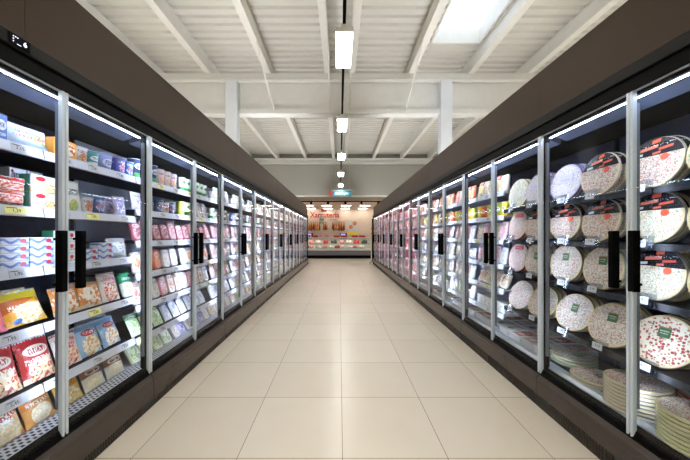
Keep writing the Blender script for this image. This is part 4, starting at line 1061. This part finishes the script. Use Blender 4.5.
# wall lettering, badge and poster
REDS = plain('sign_red', (168, 24, 28), .45)
t = thing('wall_sign', 'red raised lettering reading Xarcuteria on the cream tiled wall', 'sign', (-.98, HALL_Y1-.105, 2.585))
v, f = text_mesh('Xarcuteria', .52, .012, bold=.008)
mb = MB(); mb.add([(x*.86, y-.012, z) for x, y, z in v], f); mb.build('lettering', REDS, t)
v, f = text_mesh('i formatges', .13, .006); mb = MB(); mb.add([(x+.55, y-.008, z-.30) for x, y, z in v], f); mb.build('small_lettering', plain('sign_brown', (120, 70, 60), .5), t)
t = thing('wall_badge', 'dark square badge with red emblem above the red wall lettering', 'badge', (-1.03, HALL_Y1-.105, 2.80))
mb = MB(); mb.box(-.17, .17, -.03, 0, 0, .18, b=.02); mb.build('plate', plain('badge_dark', (70, 24, 26), .4), t)
mb = MB(); mb.box(-.1, .1, -.04, -.03, .03, .06); mb.box(-.1, -.05, -.04, -.03, .06, .13); mb.box(.05, .1, -.04, -.03, .06, .13); mb.box(-.025, .025, -.04, -.03, .06, .12); mb.build('emblem', plain('badge_red', (226, 80, 70), .4), t)
t = thing('food_poster', 'white poster of sliced sausage with yellow strip on the tiled wall', 'poster', (.87, HALL_Y1-.103, 1.30))
mb = MB(); mb.box(-.33, .33, -.012, 0, 0, 1.0); mb.build('sheet', M['tag'], t)
mb = MB(); mb.box(-.33, .33, -.016, -.012, 0, .2); mb.box(-.33, .33, -.016, -.012, .95, 1.0); mb.build('yellow_strip', plain('poster_yellow', (236, 212, 60), .5), t)
PO = plain('poster_sausage', (196, 120, 80), .5, var=.4, scale=20)
for (x, z, r_) in ((.14, .74, .14), (-.12, .5, .14)):
    mb = MB(); mb.lathe([(0, .012), (r_, .012), (r_, .018), (0, .018)], 20, axis='y'); mb.build('sausage_picture', PO, t, loc=(x, 0, z))
# hanging department sign
t = thing('hanging_sign', 'teal hanging sign with red end and white lettering under the bulkhead', 'sign', (.04, YB-.12, 2.995))
mb = MB(); mb.box(-.36, .5, -.02, .02, 0, .25, b=.004); mb.build('panel', plain('teal', (40, 118, 140), .4, var=.2, scale=2), t)
mb = MB(); mb.box(-.49, -.36, -.022, .022, 0, .25, b=.004); mb.build('red_end', plain('sign_end_red', (176, 44, 40), .4), t)
v, f = text_mesh('Benvinguts', .17, .003, bold=.002); mb = MB(); mb.add([(x*.8+.07, y-.024, z+.125) for x, y, z in v], f); mb.build('lettering', M['tag'], t)
for x in (-.4, .4):
    mb = MB(); mb.tube([(x, 0, .25), (x, 0, 4.42-2.995)], .004, 5); mb.build('hanging_wire', M['steel'], t)
# spot track and recessed panels in the lowered ceiling
t = thing('spot_track', 'black spotlight track with five black spots under the lowered ceiling', 'track light', (0, 14.2, ZS))
mb = MB(); mb.box(-3.2, 3.2, -.03, .03, -.055, -.001); mb.build('track', M['black'], t)
for x in (-1.44, -.58, .3, 1.11, 1.97):
    mb = MB(); mb.lathe([(0, 0), (.06, 0), (.065, -.02), (.065, -.09), (.05, -.10), (0, -.095)], 14, c=(x, 0, -.07)); mb.tube([(x, 0, -.05), (x, 0, -.09)], .014, 6); mb.build('spot', M['black'], t, True)
for r_, yy in enumerate((16.5, 18.25)):
    for q, x in enumerate((-2.95, -1.85, -.74, .38, 1.5, 2.6)):
        t = thing('ceiling_panel_light', f'white recessed light panel in the lowered ceiling, {"near" if r_ == 0 else "far"} line, {ORD[q]} from packet side', 'ceiling light', (x, yy, ZS), group='light panels in the lowered ceiling')
        mb = MB(); mb.box(-.30, .30, -.13, .13, -.012, -.001); mb.build('frame', M['white_metal'], t); mb = MB(); mb.box(-.28, .28, -.11, .11, -.018, -.012); mb.build('diffuser', M['panel_lamp'], t)
# end stand by the last pizza-side cabinet
t = thing('end_stand', 'narrow black poster stand with yellow edge beside the last pizza-side freezer', 'stand', (1.465, YE+.18, 0))
mb = MB(); mb.box(-.03, .32, 0, .04, .1, 2.0, b=.006); mb.build('board', M['black'], t)
mb = MB(); mb.box(-.044, -.03, 0, .04, .55, 1.85); mb.build('yellow_edge', plain('yellow_strip', (214, 190, 60), .5), t)
mb = MB(); mb.box(-.058, -.052, -.006, .0, 1.25, 1.4); mb.box(-.06, -.0, -.006, .0, 1.5, 1.6); mb.box(-.06, -.0, -.006, .0, 1.3, 1.38); mb.build('red_sticker', REDS, t)
mb = MB(); mb.box(-.06, .34, -.12, .16, 0, .02); mb.box(.0, .05, 0, .04, .02, .1); mb.box(.24, .29, 0, .04, .02, .1); mb.build('base', M['white_metal'], t)
mb = MB(); mb.tube([(-.12, -.1, .1), (.0, -.1, .1), (.25, -.1, .1)], .022, 8); mb.tube([(-.1, -.1, .0), (-.1, -.1, .1)], .018, 8); mb.tube([(.22, -.1, .0), (.22, -.1, .1)], .018, 8)
o = mb.build('bumper_bar', M['steel'], loc=(1.44, YE+.0, 0)); tag(o, 'low steel bumper bar at the far corner of the pizza-side freezers', 'bumper'); o.location.y = YE+.13

# ------------------------------------------------------------------ camera and view
cam = bpy.data.cameras.new('camera'); co = bpy.data.objects.new('camera', cam); COL.objects.link(co)
co.location = (0, 0, EYE); co.rotation_euler = (R(90), 0, 0)
cam.sensor_width = 36; cam.lens = 36*281/690; cam.shift_x = 5.5/690; cam.shift_y = 5/690; cam.clip_start = .02; cam.clip_end = 100
sc.camera = co
vs = sc.view_settings; vs.view_transform = 'Standard'; vs.look = 'None'; vs.exposure = 0.6; vs.gamma = 1; vs.use_curve_mapping = False
cy = sc.cycles
cy.use_denoising = True; cy.max_bounces = 10; cy.transparent_max_bounces = 24; cy.diffuse_bounces = 5; cy.glossy_bounces = 4; cy.sample_clamp_indirect = 6; cy.caustics_reflective = False; cy.caustics_refractive = False
